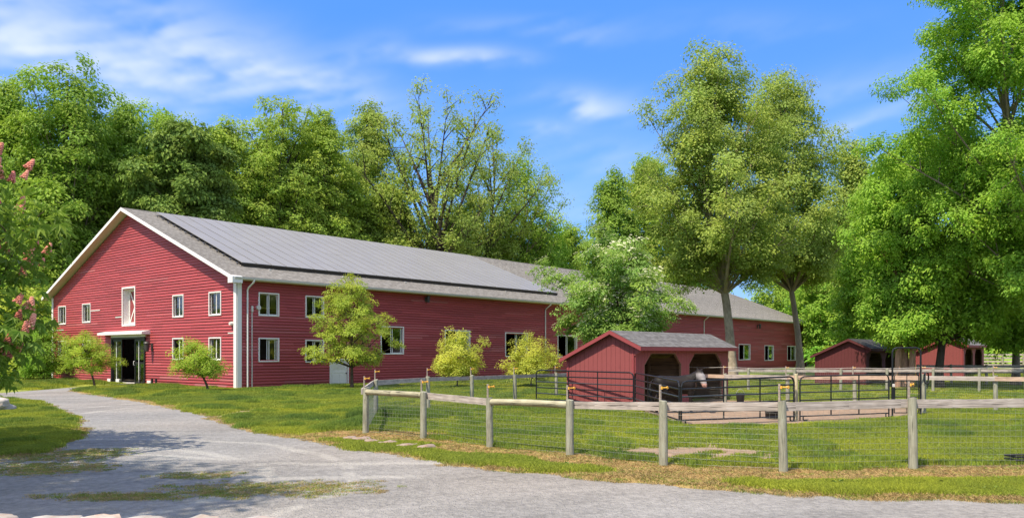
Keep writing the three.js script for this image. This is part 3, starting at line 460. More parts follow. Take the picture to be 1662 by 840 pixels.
  part('roof', prism(deckP, x1 - x0 - 0.02).rotateY(Math.PI / 2).translate(x0 + 0.01, 0, 0), M.plankIn, g);
  for (const [xr] of [[x0 - 0.03], [x1 + 0.002]]) for (const [a, b] of [[-0.42, 0.97], [0.97, SD + 0.24]]) { const q = prism([[a, shedRoofY(a) - 0.13], [b, shedRoofY(b) - 0.13], [b, shedRoofY(b) + 0.015], [a, shedRoofY(a) + 0.015]], 0.028).rotateY(Math.PI / 2); q.translate(xr, 0, 0); part('rake_board', uvBox(q, 'z'), M.plankTrim, g); }
  part('fascia', uvBox(bx(x1 - x0 - 0.01, 0.14, 0.025, SL / 2, shedRoofY(-0.4) - 0.06, 0.41), 'x'), M.plankTrim, g);
  part('corner_board', [bx(0.1, 2.35, 0.03, 0.02, 1.17, 0.045), bx(0.03, 2.3, 0.09, -0.041, 1.15, -0.045), bx(0.03, 1.85, 0.09, -0.041, 0.92, -SD + 0.045)], M.plankTrim, g);
  part('bracket', prism([[0.0, 2.0], [0.0, 2.42], [0.4, 2.28], [0.34, 2.2]], 0.05).rotateY(-Math.PI / 2).translate(-0.02, 0, 0.03), M.plank, g);
  return g;
}
{
  const s1 = makeShed('red plank horse shed with two clipped openings, nearest, behind the dark horse');
  s1.position.set(shedAt[0][0], 0.0, -shedAt[0][1]);
  const c = (k, label) => { const s = s1.clone(); s.name = numbered('horse_shed'); s.position.set(shedAt[k][0], k === 2 ? 0.35 : 0.05, -shedAt[k][1]); s.userData = { label, category: 'shed', group: 'run-in horse sheds' }; scene.add(s); return s; };
  s1.userData.group = 'run-in horse sheds';
  const s2 = c(1, 'red horse shed between the barn end and the tall arched gate, tree shade put into its colours');
  { const sub = new Map([[M.plank, new THREE.MeshStandardMaterial({ color: lin(0.11, 0.02, 0.022), map: plankTex, roughness: 0.8 })], [M.plankTrim, new THREE.MeshStandardMaterial({ color: lin(0.1, 0.02, 0.022), map: plankTex, roughness: 0.8 })], [M.shingleShed, new THREE.MeshStandardMaterial({ color: lin(0.06, 0.06, 0.065), map: shingleTex, roughness: 0.95, vertexColors: true })]]); s2.traverse((m) => { if (sub.has(m.material)) m.material = sub.get(m.material); }); }  // darker copies of planks, trim and shingles, with tree shade put into the colour
  c(2, 'farthest red horse shed, under the big tree at right behind the rail fences');
}

// ---------------------------------------------------------------- fences
const postGeo = (() => { const g = new THREE.CylinderGeometry(0.072, 0.08, 1, 12, 6), p = g.attributes.position; for (let i = 0; i < p.count; i++) { const x = p.getX(i), y = p.getY(i), z = p.getZ(i), k = 1 + 0.1 * (vnoise(Math.atan2(z, x) * 2 + 9, y * 4, 4) - 0.5); p.setXYZ(i, x * k, y + 0.5 + (y > 0.49 ? 0.012 * (x * 8 + vnoise(x * 30, z * 30, 3)) : 0), z * k); } g.computeVertexNormals(); const uv = g.attributes.uv; for (let i = 0; i < uv.count; i++) uv.setXY(i, uv.getY(i) * 1.3, uv.getX(i) * 0.5); return g; })();
const stakeGeo = rb(0.035, 1, 0.035, 0.006, 0, 0.5, 0);
const insulGeo = mergeGeometries([new THREE.CylinderGeometry(0.024, 0.024, 0.05, 8), new THREE.CylinderGeometry(0.014, 0.014, 0.13, 6).rotateZ(Math.PI / 2).translate(0.06, 0.0, 0), new THREE.TorusGeometry(0.02, 0.009, 5, 8).translate(0.13, 0, 0)]);
function fence(label, pts, o = {}) {
  const p0 = pts[0], g = thing('fence', label, 'fence', [p0.x, gh(p0.x, p0.d), -p0.d], 0, null), R = rng(o.seed || 3), pr = o.pr || 1;
  const L = (p, y, dz = 0) => [p.x - p0.x, gh(p.x, p.d) - gh(p0.x, p0.d) + y, -(p.d + dz - p0.d)];
  for (const p of pts) {
    if (p.skip) continue;
    const m = part('post', postGeo, o.postMat || M.post, g); m.position.set(...L(p, -0.08)); m.scale.set(pr * (0.92 + 0.16 * R()), p.h + 0.08, pr * (0.92 + 0.16 * R())); m.rotation.set((R() - 0.5) * 0.04, R() * 6, (R() - 0.5) * 0.04);
    if (o.stake && !p.nostake) {
      const s = part('stake', stakeGeo, M.stake, g), dx = -0.05; s.position.set(L(p, 0)[0] + dx, L(p, p.h - 0.28)[1], L(p, 0, 0.06)[2]); s.scale.y = o.stake + 0.28; s.rotation.y = R();
      s.rotation.z = (R() - 0.5) * 0.03; const q = part('insulator', insulGeo, M.yellow, g); q.position.set(L(p, 0)[0] + dx + 0.03, L(p, p.h + o.stake - 0.06)[1], L(p, 0, 0.06)[2]); q.rotation.y = R() * 0.8;
    }
  }
  const wires = [];
  for (let i = 0; i + 1 < pts.length; i++) {
    const a = pts[i], b = pts[i + 1], type = (o.rails && o.rails[i]) || 'board'; if (type === 'none') continue;
    for (const dy of o.rows || [0.1]) {
      const A = L(a, a.h - dy), B = L(b, b.h - dy), len = Math.hypot(B[0] - A[0], B[1] - A[1], B[2] - A[2]), dir = Math.atan2(-(B[2] - A[2]), B[0] - A[0]), tilt = Math.asin((B[1] - A[1]) / len);
      let m;
      if (type === 'log') {
        const cg = new THREE.CylinderGeometry(0.068, 0.074, len - 0.1, 12, 8).rotateZ(Math.PI / 2), cp = cg.attributes.position;
        for (let v = 0; v < cp.count; v++) { const k = 1 + 0.12 * (vnoise(cp.getX(v) * 2.2, Math.atan2(cp.getZ(v), cp.getY(v)), 8) - 0.5); cp.setY(v, cp.getY(v) * k + 0.012 * Math.sin(cp.getX(v) * 1.7 + i)); cp.setZ(v, cp.getZ(v) * k); } cg.computeVertexNormals();
        m = part('rail', uvBox(cg, 'x', R() * 9, R() * 3), M.log, g); m.position.set((A[0] + B[0]) / 2, (A[1] + B[1]) / 2 + 0.01, (A[2] + B[2]) / 2);
      } else {
        const bg = new THREE.BoxGeometry(len + 0.02, 0.15, 0.042, 14, 1, 1).toNonIndexed(), bp = bg.attributes.position; for (let v = 0; v < bp.count; v++) { bp.setY(v, bp.getY(v) + 0.01 * (vnoise(bp.getX(v) * 1.4 + i * 7, bp.getY(v) > 0 ? 2 : 5, 6) - 0.5)); } bg.computeVertexNormals();
        m = part('rail', uvBox(bg, 'x', R() * 9, R() * 3), type === 'tan' ? M.boardTan : M.board, g); const off = o.front ? -0.095 : 0.095;
        m.position.set((A[0] + B[0]) / 2 - Math.sin(dir) * off, (A[1] + B[1]) / 2, (A[2] + B[2]) / 2 - Math.cos(dir) * off);
      }
      m.rotation.set(0, dir, 0); m.rotateZ(tilt + (R() - 0.5) * 0.006);
    }
    if (o.mesh) {
      const top = Math.min(a.h, b.h) - 0.16, A = L(a, 0, 0.09), B = L(b, 0, 0.09), len = Math.hypot(B[0] - A[0], B[2] - A[2]), nv = Math.round(len / (o.mesh.v || 0.1)), nh = Math.round((top - 0.05) / 0.1), r = o.mesh.r || 0.0016;
      const at = (f, y) => [lerp(A[0], B[0], f), lerp(A[1], B[1], f) + y + 0.006 * Math.sin(f * 21 + y * 9), lerp(A[2], B[2], f) + 0.014 * Math.sin(f * 9 + i + y * 4)];
      for (let k = 0; k <= nh; k++) for (let q = 0; q < 4; q++) wires.push(bar(at(q / 4, 0.05 + (top - 0.05) * k / nh), at((q + 1) / 4, 0.05 + (top - 0.05) * k / nh), r * 1.25, 3));
      for (let k = 1; k < nv; k++) wires.push(bar(at(k / nv, 0.05), at(k / nv, top), r, 3));
    }
  }
  if (wires.length) part('wire_mesh', wires.map((w) => { w.deleteAttribute('uv'); return w; }), M.wire, g, 'stuff');
  if (o.cord) { const c = []; for (let i = 0; i + 1 < pts.length; i++) { const A = L(pts[i], pts[i].h + o.stake - 0.06), B = L(pts[i + 1], pts[i + 1].h + o.stake - 0.06); c.push(tube([A, [(A[0] + B[0]) / 2, (A[1] + B[1]) / 2 - 0.03, (A[2] + B[2]) / 2], B], 0.006, 8, 4)); } part('cord', c, M.rope, g); }
  return g;
}
fence('front post and rail fence with wire mesh along the gravel drive', frontFence, { rails: ['log', 'board', 'log', 'board', 'board', 'board', 'board'], mesh: { v: 0.1, r: 0.0015 }, stake: 0.3, seed: 4 });
const at = (px, d, h) => ({ x: XA(px, d), d, h });
fence('grey board and wire fence across the lawn below the barn, behind the near shed', [{ ...frontFence[0], skip: true }, at(610, 25, 1.22), at(695, 29.2, 1.2), at(766, 31.6, 1.18), at(836, 34.5, 1.15), at(903, 37.2, 1.15), at(965, 39.5, 1.15), at(1024, 42, 1.15), at(1088, 44.5, 1.15)], { mesh: { v: 0.06, r: 0.0014 }, stake: 0.32, seed: 6 });
fence('tan board and wire fence with white cord behind the black corral panels', [at(1105, 34.5, 1.2), at(1177, 33.4, 1.22), at(1279, 32, 1.22), at(1388, 30.6, 1.24), at(1500, 29, 1.27), at(1617, 27.3, 1.3), at(1740, 25.6, 1.3)], { rails: ['tan', 'board', 'tan', 'tan', 'board', 'tan'], mesh: { v: 0.06, r: 0.0014 }, stake: 0.34, cord: true, seed: 8, front: true });
fence('grey board fence in front of the far half of the barn', [at(1140, 44, 1.22), at(1215, 43.6, 1.22), at(1290, 43.2, 1.22), at(1365, 42.8, 1.22), at(1440, 42.4, 1.22), at(1515, 42, 1.24), at(1590, 41.6, 1.26), at(1665, 41.2, 1.28), at(1740, 40.8, 1.3)], { mesh: { v: 0.1, r: 0.002 }, seed: 9, rows: [0.1] });
fence('pale board fence just in front of the farthest red shed', [at(1490, 50.5, 1.35), at(1545, 50, 1.35), at(1602, 49.4, 1.35), at(1665, 48.6, 1.38), at(1730, 48, 1.38)], { rows: [0.1, 0.45], seed: 10 });
fence('four board pale paddock fence farthest off at the right edge', [at(1594, 68, 1.28), at(1628, 67.4, 1.28), at(1662, 66.8, 1.28), at(1700, 66, 1.28)], { rows: [0.08, 0.37, 0.66, 0.95], seed: 12 });

// wooden gate post by the corral
{ const d = 24.6, x = XA(1293, d), m = one('gate_post', [postGeo.clone().scale(0.75, 1.5, 0.75)], weather([0.62, 0.55, 0.36]), 'thin tan wooden post between two black corral panels', 'post'); m.position.set(x, gh(x, d) - 0.05, -d + 0.0); }

// ---------------------------------------------------------------- black tube corral
function panel(name, label, a, b, rows, mids, o = {}) {
  const A = [XA(a[0], a[1]), a[1]], B = [XA(b[0], b[1]), b[1]], len = Math.hypot(B[0] - A[0], B[1] - A[1]), g = thing(name, label, o.cat || 'panel', [A[0], gh(...A), -A[1]], Math.atan2(B[1] - A[1], B[0] - A[0]), 'black tube corral panels');
  const dy = gh(...B) - gh(...A), H = (f) => lerp(a[2], b[2], f) + dy * f, r = o.r || 0.027, b0 = o.low || 0.16;
  const c = 0.16, outer = [[0.02, 0.02, 0], [0.02, H(0) - c, 0], [0.02 + c * 0.3, H(0) - c * 0.3, 0], [0.02 + c, H(0), 0]], outer2 = [[len - 0.02 - c, H(1), 0], [len - 0.02 - c * 0.3, H(1) - c * 0.3, 0], [len - 0.02, H(1) - c, 0], [len - 0.02, 0.02 + dy, 0]];
  const cv = (p) => { const path = new THREE.CurvePath(); for (let i = 1; i < p.length; i++) path.add(new THREE.LineCurve3(new THREE.Vector3(...p[i - 1]), new THREE.Vector3(...p[i]))); return mergeGeometries(p.slice(1).map((q, i) => bar(p[i], q, r, 8))); };
  part('frame', [cv(outer), bar([0.02 + c, H(0), 0], [len - 0.02 - c, H(1), 0], r, 8), cv(outer2)], M.blackTube, g);
  for (let k = 0; k < rows; k++) { const f = k / rows, y0 = b0 + (H(0) - b0) * f, y1 = b0 + dy + (H(1) - b0 - dy) * f; part('rail', bar([0.02, y0, 0], [len - 0.02, y1, 0], r * 0.88, 8), k % 2 ? M.tubeWorn : M.blackTube, g); }
  for (const f of mids) part('upright', rb(0.045, H(f) - b0, 0.02, 0.006, len * f, (H(f) + b0) / 2, o.thin ? 0 : 0.018).scale(1, 1, 1), M.blackTube, g);
  if (!o.nofeet) for (const f of [0.04, 0.96]) part('foot', tube([[len * f, b0 + dy * f, 0], [len * f, 0.06 + dy * f, 0.0], [len * f + 0.05, 0.025 + dy * f, 0], [len * f + 0.16, 0.025 + dy * f, 0]], r * 0.9, 10, 7), M.blackTube, g);
  return g;
}
panel('corral_fence_section', 'black tube corral panel across the plank gable of the near shed', [870, 33, 1.35], [1029, 29.2, 1.35], 5, [0.36, 0.66]);
panel('corral_fence_section', 'black tube corral panel slanting towards the camera in front of the horse rump', [1031, 29, 1.35], [1103, 22.9, 1.28], 5, [0.35]);
panel('corral_fence_section', 'long black tube corral panel in front of the horse head and buckets', [1105, 22.9, 1.28], [1290, 24.4, 1.38], 5, [0.36, 0.68]);
panel('corral_gate', 'black tube gate with thin uprights left of the tall arched gate', [1298, 24.4, 1.38], [1444, 25.7, 1.42], 5, [0.34, 0.65], { cat: 'gate', r: 0.022, thin: true });
{ // arched walk-through gate
  const d = 25.8, x0 = XA(1449, d), x1 = XA(1495, d), w = x1 - x0, g = thing('arched_gate', 'tall black arched walk-through gate with a short gate inside', 'gate', [x0, gh(x0, d), -d]), H = 2.27, c = 0.14, r = 0.03;
  part('frame', [bar([0, 0, 0], [0, H - c, 0], r, 8), bar([0, H - c, 0], [c * 0.3, H - c * 0.3, 0], r, 8), bar([c * 0.3, H - c * 0.3, 0], [c, H, 0], r, 8), bar([c, H, 0], [w - c, H, 0], r, 8), bar([w - c, H, 0], [w - c * 0.3, H - c * 0.3, 0], r, 8), bar([w - c * 0.3, H - c * 0.3, 0], [w, H - c, 0], r, 8), bar([w, H - c, 0], [w, 0, 0], r, 8)], M.blackTube, g);
  part('gate_frame', [bar([0.06, 0.15, 0], [0.06, 1.36, 0], 0.018), bar([0.06, 1.36, 0], [0.14, 1.44, 0], 0.018), bar([0.14, 1.44, 0], [w - 0.14, 1.44, 0], 0.018), bar([w - 0.14, 1.44, 0], [w - 0.06, 1.36, 0], 0.018), bar([w - 0.06, 1.36, 0], [w - 0.06, 0.15, 0], 0.018)], M.blackTube, g);
  for (const y of [0.16, 0.42, 0.68, 0.94, 1.2]) part('rail', bar([0.06, y, 0], [w - 0.06, y, 0], 0.016), M.blackTube, g);
  part('upright', bar([w * 0.5, 0.16, 0.02], [w * 0.5, 1.44, 0.02], 0.012), M.blackTube, g);
  part('latch', [rb(0.07, 0.1, 0.06, 0.01, 0.02, 1.05, 0.04)], M.whiteDull, g); part('hinge', [bx(0.1, 0.5, 0.07, 0.03, 0.72, 0.0)], M.blackTube, g);
}
{ // coiled lead rope and halter on the gate post
  const d = 26.2, x = XA(1503, d), R = rng(3), pts = []; for (let k = 0; k < 60; k++) { const a = k * 0.42; pts.push([0.075 * Math.cos(a) + 0.01 * R(), 0.19 * Math.sin(a), 0.012 * (k % 7) + 0.01 * R()]); } pts.push([0.02, -0.35, 0.05]);
  const m = one('lead_rope', tube(pts, 0.014, 240, 6), M.black, 'black coiled lead rope hanging by the tall arched gate', 'rope'); m.position.set(x, 1.28, -d);
  const hk = one('rope_post', [postGeo.clone().scale(0.9, 1.35, 0.9)], M.post, 'grey wooden post that carries the coiled black rope right of the arched gate', 'post'); hk.position.set(x, gh(x, d), -d - 0.12);
}
// ---------------------------------------------------------------- buckets and small things
{
  const lathe = (pts) => new THREE.LatheGeometry(pts.map((p) => new THREE.Vector2(...p)), 24);
  let d = 25.4, x = XA(1254, d); let g = thing('feed_tub', 'wide black rubber feed tub on the dirt inside the corral', 'tub', [x, gh(x, d), -d]);
  part('tub', lathe([[0.001, 0.02], [0.2, 0.02], [0.235, 0.36], [0.262, 0.36], [0.266, 0.385], [0.252, 0.392], [0.24, 0.39], [0.215, 0.05], [0.001, 0.045]]), M.rubber, g);
  for (const s of [-1, 1]) part('handle', tube([[s * 0.25, 0.36, -0.08], [s * 0.31, 0.34, -0.05], [s * 0.31, 0.34, 0.05], [s * 0.25, 0.36, 0.08]], 0.014, 12, 6), M.rubber, g);
  part('ribs', [...Array(14)].map((_, k) => { const a = k / 14 * Math.PI * 2; return bar([0.2 * Math.cos(a), 0.03, 0.2 * Math.sin(a)], [0.238 * Math.cos(a), 0.35, 0.238 * Math.sin(a)], 0.008, 4); }), M.rubber, g);
  d = 31.4; x = XA(1202, d); g = thing('water_bucket', 'small black bucket hanging on the wire of the tan board fence', 'bucket', [x, 0.14, -d]);
  part('bucket', lathe([[0.001, 0], [0.13, 0], [0.17, 0.36], [0.185, 0.365], [0.185, 0.38], [0.165, 0.38], [0.125, 0.02], [0.001, 0.02]]), M.rubber, g);
  part('handle', tube([[-0.17, 0.36, 0], [-0.1, 0.5, 0], [0, 0.55, 0], [0.1, 0.5, 0], [0.17, 0.36, 0]], 0.008, 16, 5), M.wire, g);
  // black crate at the right edge
  d = 14.75; x = XA(1656, d); g = thing('plastic_crate', 'low black slatted crate in the grass at the right edge behind the front fence', 'crate', [x, gh(x, d), -d], 0.2);
  for (const y of [0.04, 0.1, 0.16]) for (const [w, dd, px, pz] of [[0.42, 0.015, 0, 0.14], [0.42, 0.015, 0, -0.14]]) part('slat', rb(w, 0.035, dd, 0.004, px, y, pz), M.rubber, g);
  for (const y of [0.04, 0.1, 0.16]) for (const s of [-1, 1]) part('slat', rb(0.015, 0.035, 0.264, 0.004, s * 0.2, y, 0), M.rubber, g);
  part('base', bx(0.39, 0.012, 0.26, 0, 0.012, 0), M.rubber, g);
  // boots and pot by the entrance
  const bl = (t, o) => [BO[0] - 0.765 * t - 0.644 * o, BO[1] + 0.644 * t - 0.765 * o];
  const gt = (px) => { const r = (px - CX) / F; return (BO[0] - r * BO[1]) / (0.765 + r * 0.644); };
  for (const [px, lab] of [[238, 'pair of black rubber boots beside the entrance door frame'], [258, 'pair of black rubber boots below the wall lantern of the gable']]) {
    const [bx0, bd] = bl(gt(px), 0.35); g = thing('rubber_boots', lab, 'boots', [bx0, gh(bx0, bd), -bd], 0.5);
    for (const s of [-1, 1]) { const b = lathe([[0.001, 0], [0.075, 0], [0.08, 0.1], [0.065, 0.16], [0.075, 0.42], [0.07, 0.42], [0.06, 0.2], [0.001, 0.2]]).translate(s * 0.12, 0, 0); const toe = new THREE.SphereGeometry(0.085, 10, 8).scale(0.9, 0.8, 1.7).translate(s * 0.12, 0.06, 0.12); part('boot', [b, toe], M.rubber, g).rotation.x = s * 0.04; }
  }
}
function stoneGeo(seed, sx, sy, sz, n = 3) {
  const g = mergeVertices(new THREE.IcosahedronGeometry(1, n).deleteAttribute('uv').deleteAttribute('normal')), p = g.attributes.position, R = rng(seed), ph = [R() * 9, R() * 9, R() * 9];
  for (let i = 0; i < p.count; i++) { let x = p.getX(i), y = p.getY(i), z = p.getZ(i); const m = Math.max(Math.abs(x), Math.abs(y), Math.abs(z)), b = 0.45 / m + 0.55, k = b * 0.8 * (1 + 0.5 * (vnoise(x * 1.6 + ph[0], y * 1.6 + z * 1.3 + ph[1], seed) - 0.5) + 0.26 * (vnoise(x * 5 + z * 4 + ph[2], y * 5, seed + 1) - 0.5)); p.setXYZ(i, x * k * sx, y * k * sy, z * k * sz); }
  g.computeVertexNormals(); return uvBox(g, 'x');
}
const stoneTex = tex(256, 256, (u, v) => { const n = fbm(u * 6, v * 6, 5, 161), l = sstep(0.52, 0.62, fbm(u * 11, v * 11, 4, 163)), k = 0.55 + 0.75 * n; return [k * (1 + 0.1 * l), k * (0.98 - 0.05 * l), k * (0.94 - 0.12 * l)]; });
const stoneMat = [[0.52, 0.47, 0.42], [0.46, 0.44, 0.42], [0.56, 0.5, 0.44], [0.4, 0.38, 0.35]].map((c) => new THREE.MeshStandardMaterial({ color: lin(...c), map: stoneTex, bumpMap: stoneTex, bumpScale: 0.02, roughness: 0.95 }));
{ // dry stone wall close to the camera, only its top showing along the lower left
  const g = thing('stone_wall', 'dry stone wall with pale lichened capstones along the lower left edge', 'wall', [-4.2, 0, -5.75]), R = rng(21);
  let x = -1.9; while (x < 2.1) { const w = 0.13 + 0.15 * R(), px = x + w; const m = part('stone', stoneGeo(100 + Math.floor(x * 50), w * 1.06, 0.12, 0.3), stoneMat[Math.floor(R() * 4)], g); m.position.set(px, 0.805 + 0.014 * R() - 0.02 * sstep(1.2, 2.2, px), 0); m.rotation.set((R() - 0.5) * 0.08, (R() - 0.5) * 0.3, (R() - 0.5) * 0.05); x += w * 1.72; }
  for (let row = 0; row < 3; row++) { let q = -1.9; while (q < 2.0) { const w = 0.22 + 0.2 * R(); const m = part('stone', stoneGeo(300 + row * 40 + Math.floor(q * 20), w, 0.17, 0.32, 2), stoneMat[Math.floor(R() * 4)], g); m.position.set(q + w, 0.13 + row * 0.26, 0); m.rotation.y = (R() - 0.5) * 0.3; q += w * 1.6; } }
}
{ // edging stones below the fence corner, boulder at the left lawn
  const edgeMat = new THREE.MeshStandardMaterial({ color: lin(0.3, 0.235, 0.2), map: stoneTex, bumpMap: stoneTex, bumpScale: 0.04, roughness: 1 });
  const st = [[567, 716, 0.2], [586, 717, 0.3], [604, 721, 0.24], [628, 724, 0.26], [662, 728, 0.33], [690, 731, 0.3]], names = ['leftmost of the row of edging stones, small and reddish', 'long pale flat stone, second in the row under the fence corner', 'small grey stone, third in the row under the fence corner', 'grey stone, fourth in the row, just left of a dark gap', 'long pale stone, fifth in the row below the second fence post', 'flat stone at the right end of the row of edging stones'];
  st.forEach(([px, py, w], k) => { const [x, d] = GP(px, py), m = one('edging_stone', stoneGeo(50 + k, w, 0.09, 0.16), edgeMat, names[k], 'stone', 'edging stones under the fence corner'); m.position.set(x, gh(x, d) + 0.02, -d); m.rotation.y = 0.35 + 0.1 * k; });
  const [x, d] = GP(-8, 668), m = one('boulder', stoneGeo(77, 0.7, 0.36, 0.5), stoneMat[1], 'pale grey boulder cut by the left edge on the small lawn', 'boulder'); m.position.set(x, gh(x, d) + 0.22, -d);
  const [x2, d2] = GP(1345, 662), m2 = one('white_stone', stoneGeo(79, 0.2, 0.12, 0.16), stoneMat[2], 'pale stone on the ground behind the corral gate', 'stone'); m2.position.set(XA(1345, 29.4), gh(XA(1345, 29.4), 29.4) + 0.06, -29.4);
}

// ---------------------------------------------------------------- the horse
{
  const J = [], cap = (a, b, ra, rb2) => J.push([a, b, ra, rb2]);
  cap([-0.5, 1.04, 0], [0.3, 1.0, 0], 0.265, 0.285); cap([-0.62, 1.08, 0.07], [-0.6, 1.08, -0.07], 0.22, 0.22); cap([-0.55, 0.95, 0.12], [-0.5, 0.9, -0.12], 0.18, 0.18); cap([0.2, 1.18, 0], [0.38, 1.2, 0], 0.13, 0.14); cap([0.46, 0.98, 0.08], [0.46, 0.98, -0.08], 0.2, 0.2); cap([0.0, 0.86, 0], [0.3, 0.86, 0], 0.2, 0.2);
  cap([0.42, 1.08, 0], [0.62, 1.27, 0.04], 0.2, 0.15); cap([0.62, 1.27, 0.04], [0.75, 1.4, 0.12], 0.15, 0.11);                 // neck
  cap([0.75, 1.39, 0.14], [0.8, 1.26, 0.27], 0.115, 0.125); cap([0.8, 1.26, 0.27], [0.84, 1.09, 0.4], 0.112, 0.085); cap([0.84, 1.09, 0.4], [0.86, 0.98, 0.47], 0.082, 0.085); cap([0.78, 1.22, 0.18], [0.82, 1.15, 0.27], 0.105, 0.085);   // head turned to the viewer, cheek
  cap([0.7, 1.46, 0.16], [0.66, 1.6, 0.2], 0.036, 0.012); cap([0.82, 1.46, 0.12], [0.89, 1.59, 0.15], 0.036, 0.012);         // ears
  for (const s of [1, -1]) {
    const f = s > 0 ? 0.0 : 0.07;
    cap([0.44, 0.92, s * 0.15], [0.44 + f, 0.68, s * 0.16], 0.12, 0.085); cap([0.44 + f, 0.68, s * 0.16], [0.45 + f, 0.42, s * 0.155], 0.072, 0.05); cap([0.45 + f, 0.42, s * 0.155], [0.445 + f, 0.14, s * 0.15], 0.046, 0.034); cap([0.445 + f, 0.14, s * 0.15], [0.47 + f, 0.05, s * 0.15], 0.04, 0.05);
    const b = s > 0 ? 0 : -0.1;
    cap([-0.58, 0.98, s * 0.13], [-0.46 + b * 0.4, 0.74, s * 0.17], 0.17, 0.125); cap([-0.46 + b * 0.4, 0.74, s * 0.17], [-0.66 + b, 0.46, s * 0.16], 0.1, 0.055); cap([-0.66 + b, 0.46, s * 0.16], [-0.62 + b, 0.15, s * 0.155], 0.05, 0.036); cap([-0.62 + b, 0.15, s * 0.155], [-0.585 + b, 0.05, s * 0.155], 0.04, 0.052);
  }
  const N = 80, mc = new MarchingCubes(N, new THREE.MeshBasicMaterial(), false, false, 200000); mc.isolation = 0;
  const S = 1.12, C = [0.1, 0.82, 0.1], half = N / 2;
  const sd = (x, y, z) => { let acc = 0; for (const [a, b, ra, r2] of J) { const ex = b[0] - a[0], ey = b[1] - a[1], ez = b[2] - a[2], wx = x - a[0], wy = y - a[1], wz = z - a[2], t = clamp((wx * ex + wy * ey + wz * ez) / (ex * ex + ey * ey + ez * ez)), dd = Math.hypot(wx - ex * t, wy - ey * t, wz - ez * t) - (ra + (r2 - ra) * t); acc += Math.exp(-dd * 36); } return -Math.log(Math.max(acc, 1e-30)) / 36; };
  for (let k = 0; k < N; k++) for (let j = 0; j < N; j++) for (let i = 0; i < N; i++) mc.field[k * N * N + j * N + i] = -sd((i - half) / half * S + C[0], (j - half) / half * S + C[1], (k - half) / half * S + C[2]);
  mc.update();
  const n = mc.count, pos = new Float32Array(n * 3), col = new Float32Array(n * 3);
  for (let i = 0; i < n; i++) {
    const x = mc.positionArray[i * 3] * S + C[0], y = mc.positionArray[i * 3 + 1] * S + C[1], z = mc.positionArray[i * 3 + 2] * S + C[2]; pos.set([x, y, z], i * 3);
    const nn = fbm(x * 3, y * 3 + z * 2, 3, 171); let c = [0.007 + 0.009 * nn, 0.0055 + 0.005 * nn, 0.005 + 0.0035 * nn];
    if (x > 0.62 && y > 0.86 && z > 0.16) { const f = sstep(1.46, 1.36, y) * sstep(0.16, 0.24, z), pk = sstep(1.08, 1.02, y); c = [lerp(lerp(c[0], 0.24, f), 0.4, pk), lerp(lerp(c[1], 0.225, f), 0.22, pk), lerp(lerp(c[2], 0.225, f), 0.17, pk)]; }
    if (y < 0.09) c = [0.03, 0.026, 0.022];
    col.set(c, i * 3);
  }
  let g = new THREE.BufferGeometry(); g.setAttribute('position', new THREE.BufferAttribute(pos, 3)); g.setAttribute('color', new THREE.BufferAttribute(col, 3)); g = mergeVertices(g, 1e-4); g.computeVertexNormals();
  const d = 27.9, x = XA(1099, d), h = thing('horse', 'dark horse with a pale grey face standing before the near shed', 'horse', [x, gh(x, d), -d], 0.0);
  part('body', g, new THREE.MeshPhysicalMaterial({ vertexColors: true, roughness: 0.62, specularIntensity: 0.5 }), h);
  const hair = std([0.012, 0.011, 0.01], 0.7), R = rng(9), mane = [], tail = [];
  for (let k = 0; k < 46; k++) { const f = k / 45, b = [lerp(0.34, 0.72, f), lerp(1.33, 1.5, f) - 0.06 * Math.sin(f * 3.1), lerp(0.0, 0.08, f)]; mane.push(tube([b, [b[0] - 0.02, b[1] - 0.02, b[2] + 0.1 + 0.02 * R()], [b[0] - 0.03 + 0.04 * R(), b[1] - 0.15 - 0.05 * R(), b[2] + 0.16]], 0.013, 4, 4)); }
  mane.push(...[...Array(8)].map(() => tube([[0.75, 1.5, 0.14], [0.76 + 0.03 * R(), 1.47, 0.24], [0.77 + 0.05 * R(), 1.37 - 0.05 * R(), 0.33]], 0.012, 4, 4)));
  for (let k = 0; k < 30; k++) { const a = R() * 6.3, q = 0.05 * R(); tail.push(tube([[-0.83, 1.18, 0.0], [-0.91, 1.1, 0.02 * Math.cos(a)], [-0.95 + q * Math.cos(a), 0.85, q * Math.sin(a)], [-0.93 + q * Math.cos(a), 0.4 + 0.1 * R(), q * 1.2 * Math.sin(a)]], 0.014, 6, 4)); }
  part('mane', mane, hair, h); part('tail', tail, hair, h);
  part('eye', new THREE.SphereGeometry(0.024, 10, 8).translate(0.71, 1.29, 0.33), M.black, h); part('eye', new THREE.SphereGeometry(0.024, 10, 8).translate(0.9, 1.29, 0.29), M.black, h);
  part('nostril', new THREE.SphereGeometry(0.015, 8, 6).translate(0.82, 0.99, 0.548), M.black, h); part('nostril', new THREE.SphereGeometry(0.015, 8, 6).translate(0.905, 0.99, 0.53), M.black, h);
}
